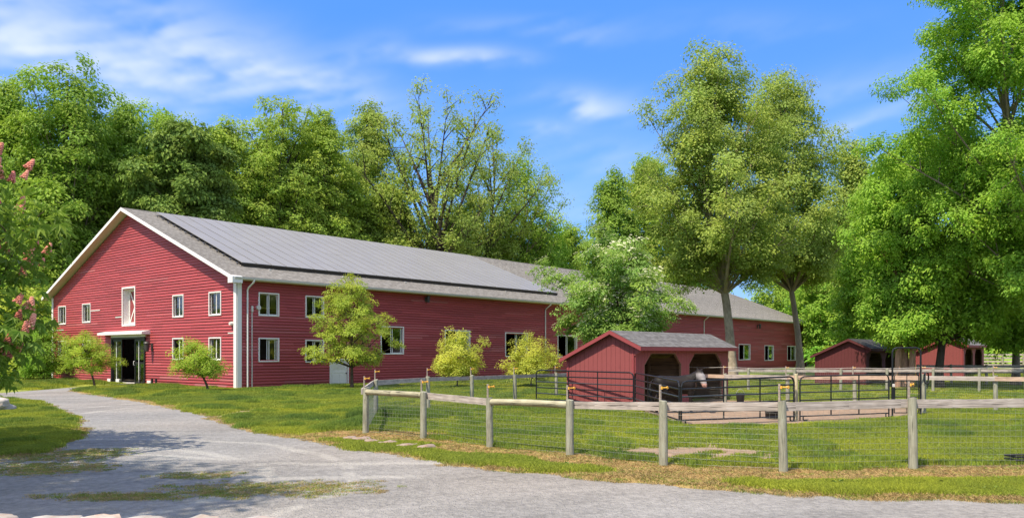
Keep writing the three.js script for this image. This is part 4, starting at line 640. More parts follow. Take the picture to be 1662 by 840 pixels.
// ---------------------------------------------------------------- trees
const leafMats = {};
function leafMat(c, tr = 0.4) { const k = c.join() + tr; return leafMats[k] || (leafMats[k] = new THREE.MeshPhysicalMaterial({ color: lin(...c), roughness: 0.82, transmission: Math.min(0.6, tr + 0.12), thickness: 0, specularIntensity: 0.35, side: THREE.DoubleSide })); }
const barkTex = tex(256, 512, (u, v) => { const f = fbm(u * 14, v * 7, 4, 201, 0), c = fbm(u * 3, v * 4, 3, 203), k = 0.45 + 0.75 * f + 0.3 * (c - 0.5); return [k, k * 0.97, k * 0.92]; });
const bark = (c) => new THREE.MeshStandardMaterial({ color: lin(...c), map: barkTex, bumpMap: barkTex, bumpScale: 0.03, roughness: 0.95 });
const BK = { grey: bark([0.26, 0.22, 0.17]), brown: bark([0.13, 0.095, 0.07]), pale: bark([0.42, 0.36, 0.28]), dark: bark([0.07, 0.055, 0.045]), red: bark([0.46, 0.28, 0.2]) };
// a clump: many folded leaves through a flattened puff; each leaf two triangles
function clump(seed, n, r, leaf, flat = 0.6, wide = 0.62, droop = 0.15, palm = 0) {
  const R = rng(seed), T = new Tri(), V = (a) => new THREE.Vector3(...a);
  const put = (c, dir, nor, L) => { const s = new THREE.Vector3().crossVectors(dir, nor).normalize(), w = L * wide * 0.5, up = nor.clone().multiplyScalar(L * 0.12), b = c, t = c.clone().addScaledVector(dir, L).addScaledVector(nor, -L * droop), m = c.clone().addScaledVector(dir, L * 0.45).add(up), l = m.clone().addScaledVector(s, w).addScaledVector(up, -0.3), q = m.clone().addScaledVector(s, -w).addScaledVector(up, -0.3); T.tri(b.toArray(), l.toArray(), t.toArray()); T.tri(b.toArray(), t.toArray(), q.toArray()); };
  for (let i = 0; i < n; i++) {
    const a = R() * 6.283, z = 2 * R() - 1, rr = Math.pow(R(), 0.42) * r, c = V([rr * Math.sqrt(1 - z * z) * Math.cos(a), rr * z * flat, rr * Math.sqrt(1 - z * z) * Math.sin(a)]);
    const out = c.clone().normalize(), dir = V([out.x + 0.9 * (R() - 0.5), 0.45 * out.y - 0.25 + 0.7 * (R() - 0.5), out.z + 0.9 * (R() - 0.5)]).normalize(), nor = V([0.9 * (R() - 0.5), 1, 0.9 * (R() - 0.5)]); nor.addScaledVector(dir, -nor.dot(dir)).normalize();
    const L = leaf * (0.7 + 0.6 * R());
    if (!palm) put(c, dir, nor, L);
    else for (let k = 0; k < palm; k++) { const q = dir.clone().applyAxisAngle(nor, (k - (palm - 1) / 2) * 0.62); put(c, q, nor.clone().addScaledVector(q, -0.0), L * (1 - 0.1 * Math.abs(k - (palm - 1) / 2))); }
  }
  const g = T.geo(); g.deleteAttribute('color'); g.deleteAttribute('uv'); return g;
}
const profile = {
  oval: (t) => Math.pow(Math.sin(Math.PI * Math.pow(clamp(t, 0, 1), 0.8)), 0.62),
  round: (t) => Math.sqrt(Math.max(0, 1 - Math.pow(2 * t - 0.92, 2) / 1.17)),
  cone: (t) => Math.pow(1 - t, 0.75) * sstep(-0.12, 0.14, t) + 0.05,
  vase: (t) => 0.35 + 0.65 * Math.sin(Math.PI * (0.12 + 0.78 * t)),
  egg: (t) => Math.pow(Math.sin(Math.PI * clamp(Math.pow(clamp(t, 0, 1), 0.6) * 0.96 + 0.03)), 0.6),
  broad: (t) => Math.pow(Math.max(0, 1 - Math.pow(t, 2.2)), 0.6) * sstep(-0.1, 0.12, t),
};
let leafTotal = 0;
function tree(o) {
  // o: x, d, H (top), cb (crown bottom height), R (crown radius), prof, seed, tr (trunk radius), col, bark, cl (clump geometry), cr (clump size), dens
  const R = rng(o.seed * 7919 + 13), y0 = o.y0 !== undefined ? o.y0 : gh(o.x, o.d), g = thing(o.name || 'tree', o.label, o.cat || 'tree', [o.x, y0, -o.d], 0, o.group);
  const H = o.H - y0, cb = o.cb - y0, ch = H - cb, pf = profile[o.prof || 'oval'], off = o.off || [0, 0], V = (x, y, z) => new THREE.Vector3(x, y, z);
  const axis = (y) => { const t = clamp(y / H); const s = sstep(0, 1, y / Math.max(0.5, cb + ch * 0.5)); return [off[0] * s + 0.02 * H * (vnoise(t * 4, o.seed) - 0.5) * t * 2, off[1] * s + 0.02 * H * (vnoise(t * 4, o.seed + 50) - 0.5) * t * 2]; };
  const env = (az, t) => o.R * pf(t) * (0.78 + 0.5 * vnoise(az * 1.3 + 20, t * 4.5 + o.seed, o.seed) * (0.6 + 0.8 * vnoise(Math.cos(az) * 2 + 5, Math.sin(az) * 2 + t * 7, o.seed + 3)) * 1.1);
  const wood = [], twigs = [], tr = o.tr || 0.02 * H;
  const limb = (pts, r0, r1, sides) => { for (let i = 1; i < pts.length; i++) wood.push(bar(pts[i - 1].toArray(), pts[i].toArray(), lerp(r0, r1, (i - 1) / (pts.length - 1)), sides, lerp(r0, r1, i / (pts.length - 1)))); };
  const trunkTop = o.fork ? cb + ch * o.fork : H * 0.96;
  { const seg = 12, p = []; for (let i = 0; i <= seg; i++) { const y = lerp(-0.15, trunkTop, i / seg), a = axis(y); p.push(V(a[0], y, a[1])); }
    const parts = []; for (let i = 1; i <= seg; i++) { const rr = (k) => Math.max(0.015, tr * (1 - 0.92 * Math.pow(k / seg * trunkTop / H, 1.0)) * (1 + (k === 0 ? 0.55 : k === 1 ? 0.06 : 0))); parts.push(bar(p[i - 1].toArray(), p[i].toArray(), rr(i - 1), 9, rr(i))); }
    part('trunk', parts, o.bark || BK.grey, g); }
  const n = o.n || Math.round((o.dens || 1) * 2 * Math.PI * o.R * ch * 0.8 / (o.cr * o.cr) * 2.0 + 40), nl = o.limbs ? Math.round(o.limbs * 1.3) : Math.round(14 + ch * 1.5), ns = o.secs || 6, m = new Float32Array(16), ends = [];
  for (let k = 0; k < nl; k++) {
    const f = (k + 0.5 * R()) / nl, az = k * 2.39996 + 0.5 * R(), rise = (o.rise || 0.16) * (0.6 + 0.8 * R()), he = clamp(0.03 + 0.97 * f + 0.04 * (R() - 0.5), 0, 0.995), yEnd = cb + ch * he, yS = Math.min(trunkTop, Math.max(cb * 0.85, yEnd - ch * rise - o.R * 0.35 * (o.steep || 1) * pf(he)));
    const rad = env(az, he) * (k % 3 === 0 ? 0.55 + 0.3 * R() : 0.88 + 0.12 * R()), a = axis(yS), c = axis(yEnd), S = V(a[0], yS, a[1]), E = V(c[0] + rad * Math.cos(az), yEnd, c[1] + rad * Math.sin(az)), Mid = S.clone().lerp(E, 0.5); Mid.y += (o.arch || 0.06) * rad; Mid.x += 0.14 * rad * (R() - 0.5); Mid.z += 0.14 * rad * (R() - 0.5);
    const at2 = (t) => S.clone().multiplyScalar((1 - t) ** 2).addScaledVector(Mid, 2 * t * (1 - t)).addScaledVector(E, t * t), r0 = Math.min(tr * 0.5, 0.02 + 0.016 * rad * (o.limbR || 1));
    limb([0, 0.2, 0.4, 0.6, 0.8, 1].map(at2), r0, 0.012, 5);
    for (let q = 0; q <= ns; q++) {
      const t = q === ns ? 1 : lerp(0.3, 0.98, (q + R() * 0.8) / ns), B = at2(t), dir = at2(Math.min(1, t + 0.05)).sub(at2(t - 0.05)).normalize(), side = V(R() - 0.5, (R() - 0.35) * 0.8, R() - 0.5).normalize(), dd = dir.clone().multiplyScalar(q === ns ? 1 : 0.6).addScaledVector(side, q === ns ? 0.25 : 0.95).normalize(), L = (q === ns ? 0.22 : 0.36) * o.R * (0.6 + 0.7 * R()) * (1 - 0.3 * t);
      const tip = B.clone().addScaledVector(dd, L); tip.y += 0.1 * L; limb([B, B.clone().lerp(tip, 0.5).add(V(0, 0.03 * L, 0)), tip], r0 * (0.5 - 0.25 * t), 0.008, 4);
      ends.push([B, tip]);
    }
  }
  part('branches', wood.map((w) => w), o.bark || BK.grey, g, 'stuff');
  const im = new THREE.InstancedMesh(o.cl, leafMat(o.col, o.trans), n); im.name = 'crown'; im.castShadow = im.receiveShadow = true; im.userData.kind = 'stuff';
  const q1 = new THREE.Quaternion(), q2 = new THREE.Quaternion(), up = V(0, 1, 0), M4 = new THREE.Matrix4(), C = new THREE.Color(), pts = [];
  for (let i = 0; i < n; i++) {
    const [B, tip] = ends[i % ends.length], t = 0.35 + 0.75 * R(), p = B.clone().lerp(tip, t); const j = o.cr * (o.jit === undefined ? 0.72 : o.jit); p.x += (R() - 0.5) * 2 * j; p.y += (R() - 0.5) * 1.5 * j; p.z += (R() - 0.5) * 2 * j;
    if (p.y < cb * 0.9) p.y = cb * 0.9 + R() * 0.5 * o.cr;
    const ax = axis(p.y), out = V(p.x - ax[0], 0, p.z - ax[1]).normalize(), nrm = V(0, 1, 0).addScaledVector(out, 0.55).add(V(R() - 0.5, 0, R() - 0.5).multiplyScalar(0.6)).normalize();
    q1.setFromUnitVectors(up, nrm); q2.setFromAxisAngle(up, R() * 6.283); q1.multiply(q2); const s = o.cr * (0.65 + 0.7 * R());
    M4.compose(p, q1, V(s, s * (0.85 + 0.3 * R()), s)); im.setMatrixAt(i, M4); pts.push([p, q1.clone(), s]);
    const hue = R() - 0.5, k = 0.84 + 0.3 * R(); C.setRGB(k * (1 + 0.22 * hue), k * (1 + 0.06 * hue), k * (1 - 0.2 * hue)); im.setColorAt(i, C);
  }
  g.add(im); leafTotal += n; g.userData.pts = undefined; return { g, pts, axis };
}
const CL = {   // unit clumps, scaled by cr
  mid: [0, 1, 2].map((k) => clump(11 + k, 64, 1, 0.3, 0.55)), fine: [0, 1, 2].map((k) => clump(31 + k, 92, 1, 0.21, 0.6, 0.7)), sparse: [0, 1].map((k) => clump(51 + k, 26, 1, 0.3, 0.7)), maple: [0, 1].map((k) => clump(61 + k, 70, 1, 0.26, 0.32, 0.55, 0.25)), dense: [0, 1].map((k) => clump(71 + k, 80, 1, 0.36, 0.5, 0.7, 0.4)), big: [0, 1].map((k) => clump(81 + k, 84, 1, 0.235, 0.6, 0.66, 0.25)),
};
const pick = (k, s) => CL[k][s % CL[k].length];
// placed from what the photograph shows: trunk column, depth, crown top, crown bottom, half width
function T(label, px, d, top, bot, hw, o = {}) {
  const x = XA(px, d), cx = o.cx !== undefined ? XA(o.cx, d) - x : 0, s = o.seed || Math.round(px * 3 + d * 7 + top);
  return tree({ label, x, d, H: YA(top, d), cb: YA(bot, d), R: hw / F * d, off: [cx, 0], seed: s, cl: pick(o.kind || 'mid', s), cr: o.cr || 0.95, col: o.col || GREEN.mid, ...o });
}
const GREEN = { mid: [0.34, 0.5, 0.055], deep: [0.3, 0.46, 0.052], dark: [0.2, 0.31, 0.05], olive: [0.37, 0.48, 0.085], gold: [0.38, 0.52, 0.065], bright: [0.33, 0.54, 0.055], lime: [0.5, 0.6, 0.07], pale: [0.45, 0.55, 0.16] };
const WL = 'trees of the wood behind the barn';
// the wood at left, behind the barn
T('tall bright green tree at the left edge of the photo, its top under the cloud', 8, 80, 138, 520, 62, { prof: 'oval', col: GREEN.mid, rise: 0.25 });
T('tallest tree at left with twin leafy crown and upright limbs, above the barn eave', 108, 78, 110, 480, 80, { prof: 'vase', col: GREEN.deep, rise: 0.3, steep: 1.5, limbR: 1.5 });
T('slim dark green tree between the tallest left tree and the round dark maple', 196, 84, 168, 470, 50, { col: GREEN.deep, rise: 0.25 });
T('feathery light green tree directly above and left of the barn ridge end', 252, 88, 176, 450, 62, { prof: 'vase', col: GREEN.mid, rise: 0.3, kind: 'fine', cr: 1.1 });
T('dense round dark green maple standing over the barn ridge at left', 292, 80, 208, 420, 76, { prof: 'round', col: GREEN.dark, kind: 'dense', cr: 1.0, dens: 1.15, trans: 0.25 });
T('gold green tree right of the round dark maple, behind the solar panels', 372, 92, 204, 470, 62, { col: GREEN.gold, rise: 0.22 });
T('tall olive tree with dark visible limbs behind the solar panels, left of centre', 452, 95, 158, 480, 62, { prof: 'vase', col: GREEN.gold, kind: 'mid', rise: 0.3, dens: 0.75, limbR: 2, bark: BK.dark });
T('rounded olive green tree next to the limby olive tree, above the solar panels', 528, 99, 184, 480, 55, { col: GREEN.gold, rise: 0.25, dens: 0.9 });
T('leafy tree at the left flank of the big open oak', 598, 110, 172, 480, 62, { col: GREEN.olive, rise: 0.25, dens: 0.7, kind: 'mid' });
T('big open crowned oak with dark spreading limbs showing sky, above the roof centre', 706, 104, 146, 430, 118, { prof: 'vase', col: GREEN.olive, kind: 'sparse', cr: 0.9, dens: 0.5, rise: 0.42, steep: 1.6, limbR: 2.6, limbs: 22, secs: 8, fork: 0.45, tr: 0.62, bark: BK.dark });
T('leaning open tree with bare dark limb right of the big oak', 762, 112, 198, 420, 80, { cx: 800, prof: 'vase', col: GREEN.olive, kind: 'sparse', cr: 0.9, dens: 0.45, rise: 0.4, steep: 1.5, limbR: 2.2, limbs: 12, secs: 7, tr: 0.4, bark: BK.dark });
T('slender open tree with a visible pale trunk beside the gap of sky', 848, 118, 256, 440, 62, { prof: 'oval', col: GREEN.mid, kind: 'sparse', cr: 0.95, dens: 0.7, rise: 0.3, limbR: 1.5, tr: 0.32 });
T('low leafy tree in the gap of sky behind the white flowering tree', 925, 128, 368, 500, 38, { col: GREEN.mid, cr: 1.1 });
T('round bright tree low behind the roof at the gap of sky', 880, 122, 372, 490, 45, { col: GREEN.bright, cr: 1.1, prof: 'round' });
// filler trees low in the wood
const fill = [[15, 76, 270, 620, 60, 'deep'], [68, 73, 300, 610, 55, 'mid'], [128, 80, 262, 560, 55, 'deep'], [182, 84, 285, 520, 50, 'mid'], [235, 92, 270, 500, 45, 'deep'], [345, 88, 290, 470, 50, 'mid'], [405, 93, 300, 470, 52, 'deep'], [485, 96, 275, 480, 60, 'gold'], [560, 102, 288, 490, 58, 'gold'], [630, 106, 310, 490, 52, 'olive'], [745, 110, 335, 490, 48, 'gold'], [815, 116, 350, 490, 42, 'mid'], [-40, 78, 230, 610, 60, 'mid'], [40, 95, 200, 560, 60, 'deep'], [150, 98, 200, 520, 60, 'deep'], [320, 104, 230, 470, 60, 'deep'], [500, 114, 240, 470, 70, 'gold'], [425, 112, 235, 470, 55, 'deep']];
fill.forEach(([px, d, t, b, hw, c], k) => T('leafy tree filling the wood behind the barn', px, d, t, b, hw, { col: GREEN[c], cr: 1.15, group: WL, kind: k % 3 ? 'mid' : 'dense', prof: k % 2 ? 'oval' : 'broad', dens: 0.8 }));
// right of the gap
T('dark leafy tree just left of the tall plane tree, edging the gap of sky', 992, 128, 288, 520, 45, { col: GREEN.deep, cr: 1.15 });
T('tall green tree behind the left shoulder of the tall plane tree', 1052, 132, 262, 520, 62, { col: GREEN.mid, cr: 1.2 });
T('tallest olive green tree in front of the far barn roof, thick mottled trunk', 1188, 58, 92, 452, 118, { cx: 1150, prof: 'egg', col: GREEN.olive, kind: 'fine', cr: 0.8, dens: 0.95, rise: 0.3, steep: 1.2, limbs: 40, tr: 0.37, limbR: 1.3, bark: BK.pale, seed: 5 });
T('second tall olive tree with a dark forked trunk at the far barn end', 1300, 70, 130, 450, 100, { cx: 1264, prof: 'egg', col: GREEN.olive, kind: 'fine', cr: 0.88, dens: 0.95, rise: 0.3, steep: 1.2, limbs: 36, tr: 0.3, limbR: 1.3, bark: BK.grey, seed: 8 });
T('upright narrow tree right of the second tall olive tree', 1392, 98, 232, 500, 40, { col: GREEN.olive, kind: 'sparse', cr: 1.2, dens: 2.2, rise: 0.3 });
T('light green tree low behind the second tall olive trunk', 1345, 112, 330, 580, 45, { col: GREEN.bright, cr: 1.2 });
T('pale barked tree with triple reddish trunk behind the arched gate', 1467, 47, 245, 556, 66, { col: GREEN.bright, kind: 'big', cr: 0.7, dens: 1.15, tr: 0.34, bark: BK.red, seed: 12 });
{ const d = 46.6; for (const [px, s] of [[1457, 1], [1479, 2]]) { const x = XA(px, d), g = [], a = [x, gh(x, d) - 0.1, -d]; const m = one('tree', [bar([0, 0, 0], [0.05 * s, 3, 0.1], 0.2, 9, 0.17), bar([0.05 * s, 3, 0.1], [0.2 * (s - 1.5), 7, 0.0], 0.17, 9, 0.1)], BK.red, s === 1 ? 'left side stem of the reddish trunk cluster behind the arched gate' : 'right side stem of the reddish trunk cluster behind the arched gate', 'tree'); m.position.set(...a); } }
T('large bright maple with dark leaning trunk in front of the farthest shed', 1524, 46, 205, 545, 118, { cx: 1560, prof: 'round', col: GREEN.bright, kind: 'big', jit: 0.9, cr: 0.66, dens: 1.05, tr: 0.24, bark: BK.dark, rise: 0.12, seed: 21 });
T('towering bright tree leaving the top right corner of the photo', 1745, 41, -110, 500, 178, { cx: 1640, prof: 'oval', col: GREEN.bright, kind: 'big', jit: 0.95, cr: 0.58, dens: 0.85, tr: 0.4, rise: 0.22, seed: 33 });
T('bright leafy tree hanging low at the right edge', 1650, 50, 330, 560, 72, { col: GREEN.bright, kind: 'big', jit: 0.9, cr: 0.7, dens: 1.1, tr: 0.25, seed: 35 });
T('mid green tree between the reddish trunks and the second tall olive tree', 1412, 78, 300, 560, 62, { col: GREEN.bright, kind: 'mid', cr: 0.95, seed: 37 });
const WR = 'trees of the wood beyond the far sheds';
[[1330, 128, 400, 590, 50], [1395, 118, 380, 590, 52], [1450, 122, 400, 590, 50], [1512, 112, 420, 592, 50], [1570, 120, 430, 592, 52], [1630, 116, 410, 592, 52], [1690, 110, 380, 592, 55], [1265, 140, 420, 560, 45], [1110, 138, 380, 520, 50]].forEach(([px, d, t, b, hw], k) => T('leafy tree of the wood beyond the far sheds', px, d, t, b, hw, { col: k % 2 ? GREEN.mid : GREEN.bright, cr: 1.2, group: WR, dens: 0.75, prof: 'broad', bark: BK.grey }));
// garden trees by the barn
T('small layered green maple in front of the long barn wall by the white door', 571, 45.8, 458, 590, 68, { prof: 'broad', col: [0.46, 0.56, 0.07], kind: 'maple', cr: 0.4, dens: 0.42, tr: 0.1, rise: 0.16, bark: BK.brown, seed: 3, trans: 0.45, limbs: 20, jit: 0.3 });
{ const o = { prof: 'round', col: [0.62, 0.66, 0.1], kind: 'fine', cr: 0.36, dens: 0.62, tr: 0.045, rise: 0.3, bark: BK.brown, trans: 0.45, name: 'yellow_shrub', cat: 'shrub', group: 'yellow leaved shrubs along the long wall' }; T('left one of the two yellow leaved shrubs along the long barn wall', 742, 46.5, 540, 612, 36, { ...o, seed: 6 }); T('right one of the two yellow leaved shrubs, beside the downspout and the near shed', 862, 47, 548, 612, 41, { ...o, seed: 7 }); }
{ const t = T('white flowering dogwood between the near shed and the barn', 1004, 48, 398, 560, 98, { prof: 'round', col: [0.33, 0.5, 0.1], kind: 'maple', cr: 0.55, dens: 1.25, tr: 0.14, rise: 0.2, bark: BK.brown, seed: 4, trans: 0.4, limbs: 20 });
  const fl = (() => { const R = rng(5), Q = new Tri(); for (let i = 0; i < 14; i++) { const a = R() * 6.28, r = Math.sqrt(R()), c = [r * Math.cos(a), 0.28 + 0.12 * R(), r * Math.sin(a)]; for (let k = 0; k < 4; k++) { const b = k * 1.571 + a, s = 0.13; Q.tri(c, [c[0] + s * Math.cos(b - 0.45), c[1] + 0.02, c[2] + s * Math.sin(b - 0.45)], [c[0] + s * Math.cos(b + 0.45), c[1] + 0.02, c[2] + s * Math.sin(b + 0.45)]); } } const g = Q.geo(); g.deleteAttribute('color'); g.deleteAttribute('uv'); return g; })();
  const P = t.pts.filter(([p], i) => i % 2 === 0 && p.y > 3.6 && p.z > -1), im = new THREE.InstancedMesh(fl, leafMat([0.8, 0.8, 0.55], 0.3), P.length); im.name = 'blossom'; im.userData.kind = 'stuff'; P.forEach(([p, q, s], i) => im.setMatrixAt(i, new THREE.Matrix4().compose(p, q, new THREE.Vector3(s, s, s)))); t.g.add(im); }
{ const o = { prof: 'broad', col: [0.45, 0.6, 0.06], kind: 'fine', cr: 0.3, dens: 0.62, tr: 0.075, rise: 0.25, bark: BK.brown, trans: 0.45, arch: 0.2, limbs: 16 };
  T('small leaning tree at the gable left of the entrance', 153, 50, 546, 600, 38, { ...o, cx: 139, seed: 14 }); T('small leaning tree near the barn corner with a crooked trunk', 337, 42.5, 562, 606, 39, { ...o, cx: 318, seed: 15 });
  T('small tree at the far left corner of the barn beside the pink blossoms', 70, 60, 520, 606, 34, { ...o, cr: 0.5, col: GREEN.bright, seed: 16 }); }
T('bright yellow green shrub hiding the far left barn corner', 40, 64, 472, 606, 42, { name: 'green_shrub', cat: 'shrub', prof: 'round', col: GREEN.lime, kind: 'mid', cr: 0.7, seed: 17, tr: 0.06 });
{ // pink chestnut leaning in from the left
  const cg = clump(91, 22, 1, 0.34, 0.6, 0.36, 0.3, 5);
  const t = tree({ label: 'red horse chestnut with pink flower spikes at the left edge', name: 'chestnut_tree', x: -13.2, d: 15.8, H: 7.2, cb: 1.0, R: 3.4, prof: 'round', seed: 44, cl: cg, cr: 0.62, col: [0.26, 0.4, 0.05], dens: 0.62, trans: 0.48, tr: 0.16, bark: BK.brown, rise: 0.1 });
  const pan = (() => { const R = rng(8), L = []; for (let k = 0; k < 46; k++) { const f = k / 46, a = k * 2.4, r = 0.072 * (1 - f) + 0.012; L.push(new THREE.IcosahedronGeometry(0.022 + 0.012 * R(), 0).translate(r * Math.cos(a), f * 0.27, r * Math.sin(a))); } return merge(L); })();
  const pinks = [[0.72, 0.27, 0.2], [0.78, 0.34, 0.25], [0.66, 0.22, 0.18]].map((c) => std(c, 0.7)), R = rng(17);
  t.pts.filter(([p]) => p.x > 1.5 && p.x < 3.15 && p.y > 0.8 && Math.hypot(p.x, p.z) > 1.9).flatMap((e) => [e, e]).slice(0, 240).forEach(([p, q, s], i) => { const m = part('flower_spike', pan, pinks[i % 3], t.g); const a = t.axis(p.y), o = new THREE.Vector3(p.x - a[0], 0, p.z - a[1]).normalize(); m.position.copy(p).addScaledVector(o, 0.2 + 0.2 * R()).add(new THREE.Vector3(0.45 * (R() - 0.5), 0.08 + 0.26 * R(), 0.45 * (R() - 0.5))); m.rotation.set(0.5 * (R() - 0.5) + 0.3 * o.z, 0, -0.3 * o.x - 0.4 * (R() - 0.5)); m.scale.setScalar(0.7 + 0.4 * R()); });
}
tree({ label: 'shade tree just outside the left of the photo by the drive', x: -13.4, d: 6.0, H: 15.5, cb: 9.8, R: 4.0, prof: 'round', seed: 46, cl: pick('mid', 1), cr: 0.85, col: GREEN.mid, tr: 0.22, dens: 0.8 });

// ---------------------------------------------------------------- undergrowth, grass
{ // undergrowth along the edge of the woods, too dense to count
  const R = rng(71), P = []; const add = (x, d, s) => P.push([x, gh(x, d) + s * 0.4, d, s]);
  for (let i = 0; i < 900; i++) { const a = R() * 130 - 15, o = -BW - 6 - 26 * R(); add(BO[0] + 0.644 * a + 0.765 * o, BO[1] + 0.765 * a - 0.644 * o, 1.2 + 1.6 * R()); }
  for (let i = 0; i < 900; i++) { const d = 100 + 60 * R(); add(XA(1345 + 430 * R(), d), d, 1.3 + 2.2 * R()); }
  for (let i = 0; i < 260; i++) { const d = 74 + 22 * R(); add(XA(-130 + 205 * R(), d), d, 1.0 + 1.5 * R()); }
  const im = new THREE.InstancedMesh(CL.mid[1], leafMat(GREEN.deep, 0.35), P.length), C = new THREE.Color(); im.name = 'undergrowth'; im.castShadow = im.receiveShadow = true; tag(im, 'dense green undergrowth along the foot of the woods', 'undergrowth', null, 'stuff');
  P.forEach(([x, y, d, s], i) => { im.setMatrixAt(i, new THREE.Matrix4().compose(new THREE.Vector3(x, y, -d), new THREE.Quaternion().setFromEuler(new THREE.Euler(0.3 * R(), 6.3 * R(), 0.3 * R())), new THREE.Vector3(s, s * 1.1, s))); C.setRGB(0.7 + 0.6 * R(), 0.75 + 0.5 * R(), 0.9); im.setColorAt(i, C); });
  scene.add(im);
  const Q = []; for (let i = 0; i < 1500; i++) { const a = R() * 6.283, r = 165 + 60 * R(); if (Math.cos(a) < 0.2 && R() < 0.5) continue; Q.push([r * Math.sin(a), r * Math.cos(a), 4 + 5 * R(), R()]); }
  const im2 = new THREE.InstancedMesh(CL.mid[0], leafMat(GREEN.deep, 0.3), Q.length * 2); im2.name = 'distant_woods'; tag(im2, 'far wooded edge all round the farm behind the nearer trees', 'woods', null, 'stuff');
  Q.forEach(([x, d, s, k], i) => { for (let j = 0; j < 2; j++) { im2.setMatrixAt(i * 2 + j, new THREE.Matrix4().compose(new THREE.Vector3(x, 2 + j * 6 + 3 * k, -d), new THREE.Quaternion().setFromEuler(new THREE.Euler(0.3 * k, 6.3 * k, 0)), new THREE.Vector3(s, s, s))); C.setRGB(0.6 + 0.5 * k, 0.7 + 0.4 * k, 0.8); im2.setColorAt(i * 2 + j, C); } });
  scene.add(im2);
}
const TG = GP(668, 678);
const DW = [[450, 793, 1.6, 0.75], [370, 797, 0.9, 0.5], [200, 806, 1.3, 0.35], [310, 771, 0.8, 0.4], [60, 760, 1.3, 0.8], [130, 735, 1.0, 0.8], [60, 742, 1.6, 0.8]].map(([px, py, a, b]) => [...GP(px, py), a, b]);
const gh2 = (x, d) => Math.max(gh(x, d), 0.0);
function tuft(seed, n, r, h, w, spread = 0.5) {
  const R = rng(seed), Q = new Tri();
  for (let i = 0; i < n; i++) { const a = R() * 6.283, q = Math.sqrt(R()) * r, x = q * Math.cos(a), z = q * Math.sin(a), b = R() * 6.283, H = h * (0.5 + 0.7 * R()), lx = Math.cos(b) * H * spread * R() * 1.6, lz = Math.sin(b) * H * spread * R() * 1.6, c = b + 1.57, ww = w * (0.7 + 0.6 * R()), wx = Math.cos(c) * ww, wz = Math.sin(c) * ww; Q.tri([x - wx, -0.01, z - wz], [x + wx, -0.01, z + wz], [x + lx * 0.4 + wx * 0.7, H * 0.62, z + lz * 0.4 + wz * 0.7]); Q.tri([x - wx, -0.01, z - wz], [x + lx * 0.4 + wx * 0.7, H * 0.62, z + lz * 0.4 + wz * 0.7], [x + lx, H, z + lz]); }
  const g = Q.geo(); g.deleteAttribute('color'); g.deleteAttribute('uv'); return g;
}
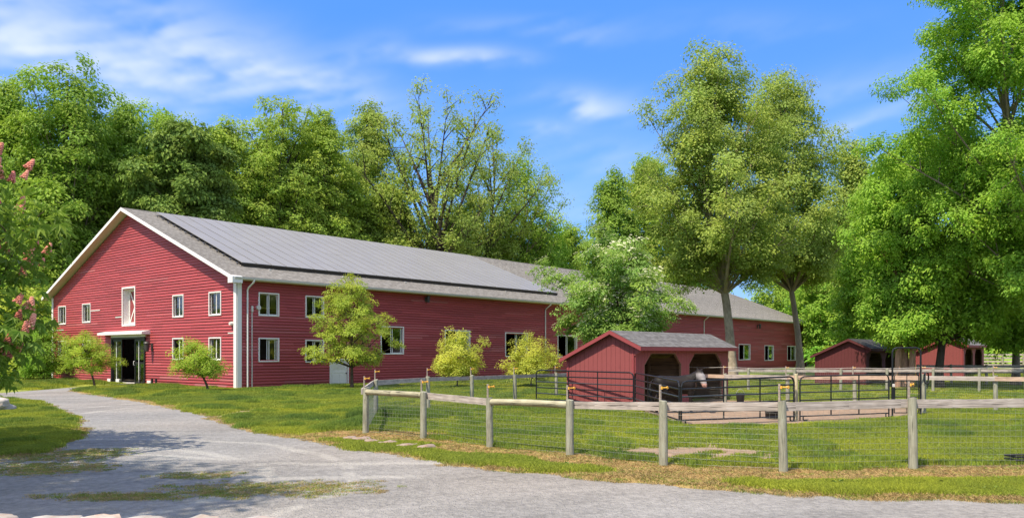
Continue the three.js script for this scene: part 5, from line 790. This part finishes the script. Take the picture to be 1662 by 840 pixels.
{
  const R = rng(91), near = [], dry = [], weed = [], C = new THREE.Color();
  const inBarn = (x, d) => { const [a, o] = barnLocal(x, d); return a > -0.25 && a < BL && o < 0.12 && o > -BW; };
  const inShed = (x, d) => shedAt.some(([sx, sd2]) => { const a = (x - sx) * 0.644 + (d - sd2) * 0.765, o = (x - sx) * 0.765 - (d - sd2) * 0.644; return a > -0.1 && a < SL + 0.1 && o < 0.1 && o > -SD - 0.1; });
  for (let i = 0; i < 330000; i++) {
    const d = 9 + 55 * Math.pow(R(), 1.8), x = (R() * 2 - 1) * (0.72 * d + 2);
    if (inBarn(x, d) || inShed(x, d)) continue;
    const sd2 = d < 62 ? sdPoly(x, d, driveEdge) : 1, rag = 0.75 * (fbm(x * 1.3, d * 1.3, 3, 31) - 0.5); let p = 1;
    if (sd2 + rag < 0.05) { // sparse weeds on the drive
      const [px, py] = [CX + x / d * F, HY + F * EYE / d]; let k = 0;
      for (const [qx, qd, a, b] of DW) k = Math.max(k, sstep(1.3, 0.3, Math.hypot((x - qx) / a, (d - qd) / b) + 0.9 * (fbm(x * 2, d * 2, 3, 37) - 0.5)));
      if (R() > k * 0.55) continue; dry.push([x, d, 0.45]); continue;
    }
    const [st, di] = bareAt(x, d); if (R() < st * 2.6 - 0.2) { if (R() < 0.4) dry.push([x, d, 0.7]); continue; } if (R() < di * 1.5 - 0.16) continue;
    const [tx, td] = TG, tall = Math.hypot((x - tx) / 1.9, (d - td) / 1.3) + 0.8 * (fbm(x * 2, d * 2, 2, 41) - 0.5) < 0.9 ? 3.2 : dLine(x, d, fencePoly) < 0.22 ? 2 : fbm(x * 0.9 + 9, d * 0.9, 3, 87) > 0.66 ? 1.8 : 1;
    near.push([x, d, tall]); if (R() < 0.012 && sd2 > 0.8) weed.push([x, d, 1]);
  }
  const put = (name, geo, mat, list, label, cat, f) => { const im = new THREE.InstancedMesh(geo, mat, list.length); im.name = name; im.castShadow = im.receiveShadow = true; tag(im, label, cat, null, 'stuff'); list.forEach((e, i) => { const [x, d] = e, [s, sy, c] = f(e); im.setMatrixAt(i, new THREE.Matrix4().compose(new THREE.Vector3(x, gh2(x, d), -d), new THREE.Quaternion().setFromAxisAngle(new THREE.Vector3(0, 1, 0), R() * 6.283), new THREE.Vector3(s, sy, s))); im.setColorAt(i, C.setRGB(...c)); }); scene.add(im); };
  put('lawn_grass', tuft(5, 34, 0.15, 0.058, 0.006, 0.8), leafMat([0.33, 0.4, 0.05], 0.38), near, 'short bright green lawn and pasture grass', 'grass', ([x, d, t]) => { const s = 0.7 + d / 30, n = fbm(x * 0.5, d * 0.5, 3, 61), m = 0.75 + 0.5 * R(); return [s, t * (0.75 + 0.6 * vnoise(x * 1.2, d * 1.2, 13)) * (0.9 + d / 60), [m * lerp(0.5, 1.5, n) * (t > 3 ? 0.6 : t > 1.5 ? 0.72 : 1), m * lerp(0.65, 1.3, n) * (t > 3 ? 0.75 : t > 1.5 ? 0.85 : 1), m * 0.9]]; });
  put('dry_grass', tuft(6, 26, 0.16, 0.05, 0.005, 1.2), leafMat([0.46, 0.36, 0.15], 0.25), dry, 'dry straw coloured grass along the fence and drive edge', 'grass', ([x, d, k]) => { const m = 0.7 + 0.6 * R(), g = R() < (k < 0.5 ? 0.55 : 0.22) ? 1 : 0; return [k * (0.8 + d / 40), k, [m * (g ? 0.55 : 1), m * (g ? 0.85 : 0.95), m * (g ? 0.4 : 1)]]; });
  put('weeds', clump(95, 14, 0.16, 0.13, 0.5, 0.6, 0.3), leafMat([0.2, 0.29, 0.05], 0.3), weed, 'scattered broad leaved weeds in the pasture', 'weeds', ([x, d]) => { const s = 0.45 + 0.6 * R(); return [s, s, [0.8 + 0.4 * R(), 0.9 + 0.3 * R(), 1]]; });
}

renderer.render(scene, camera);
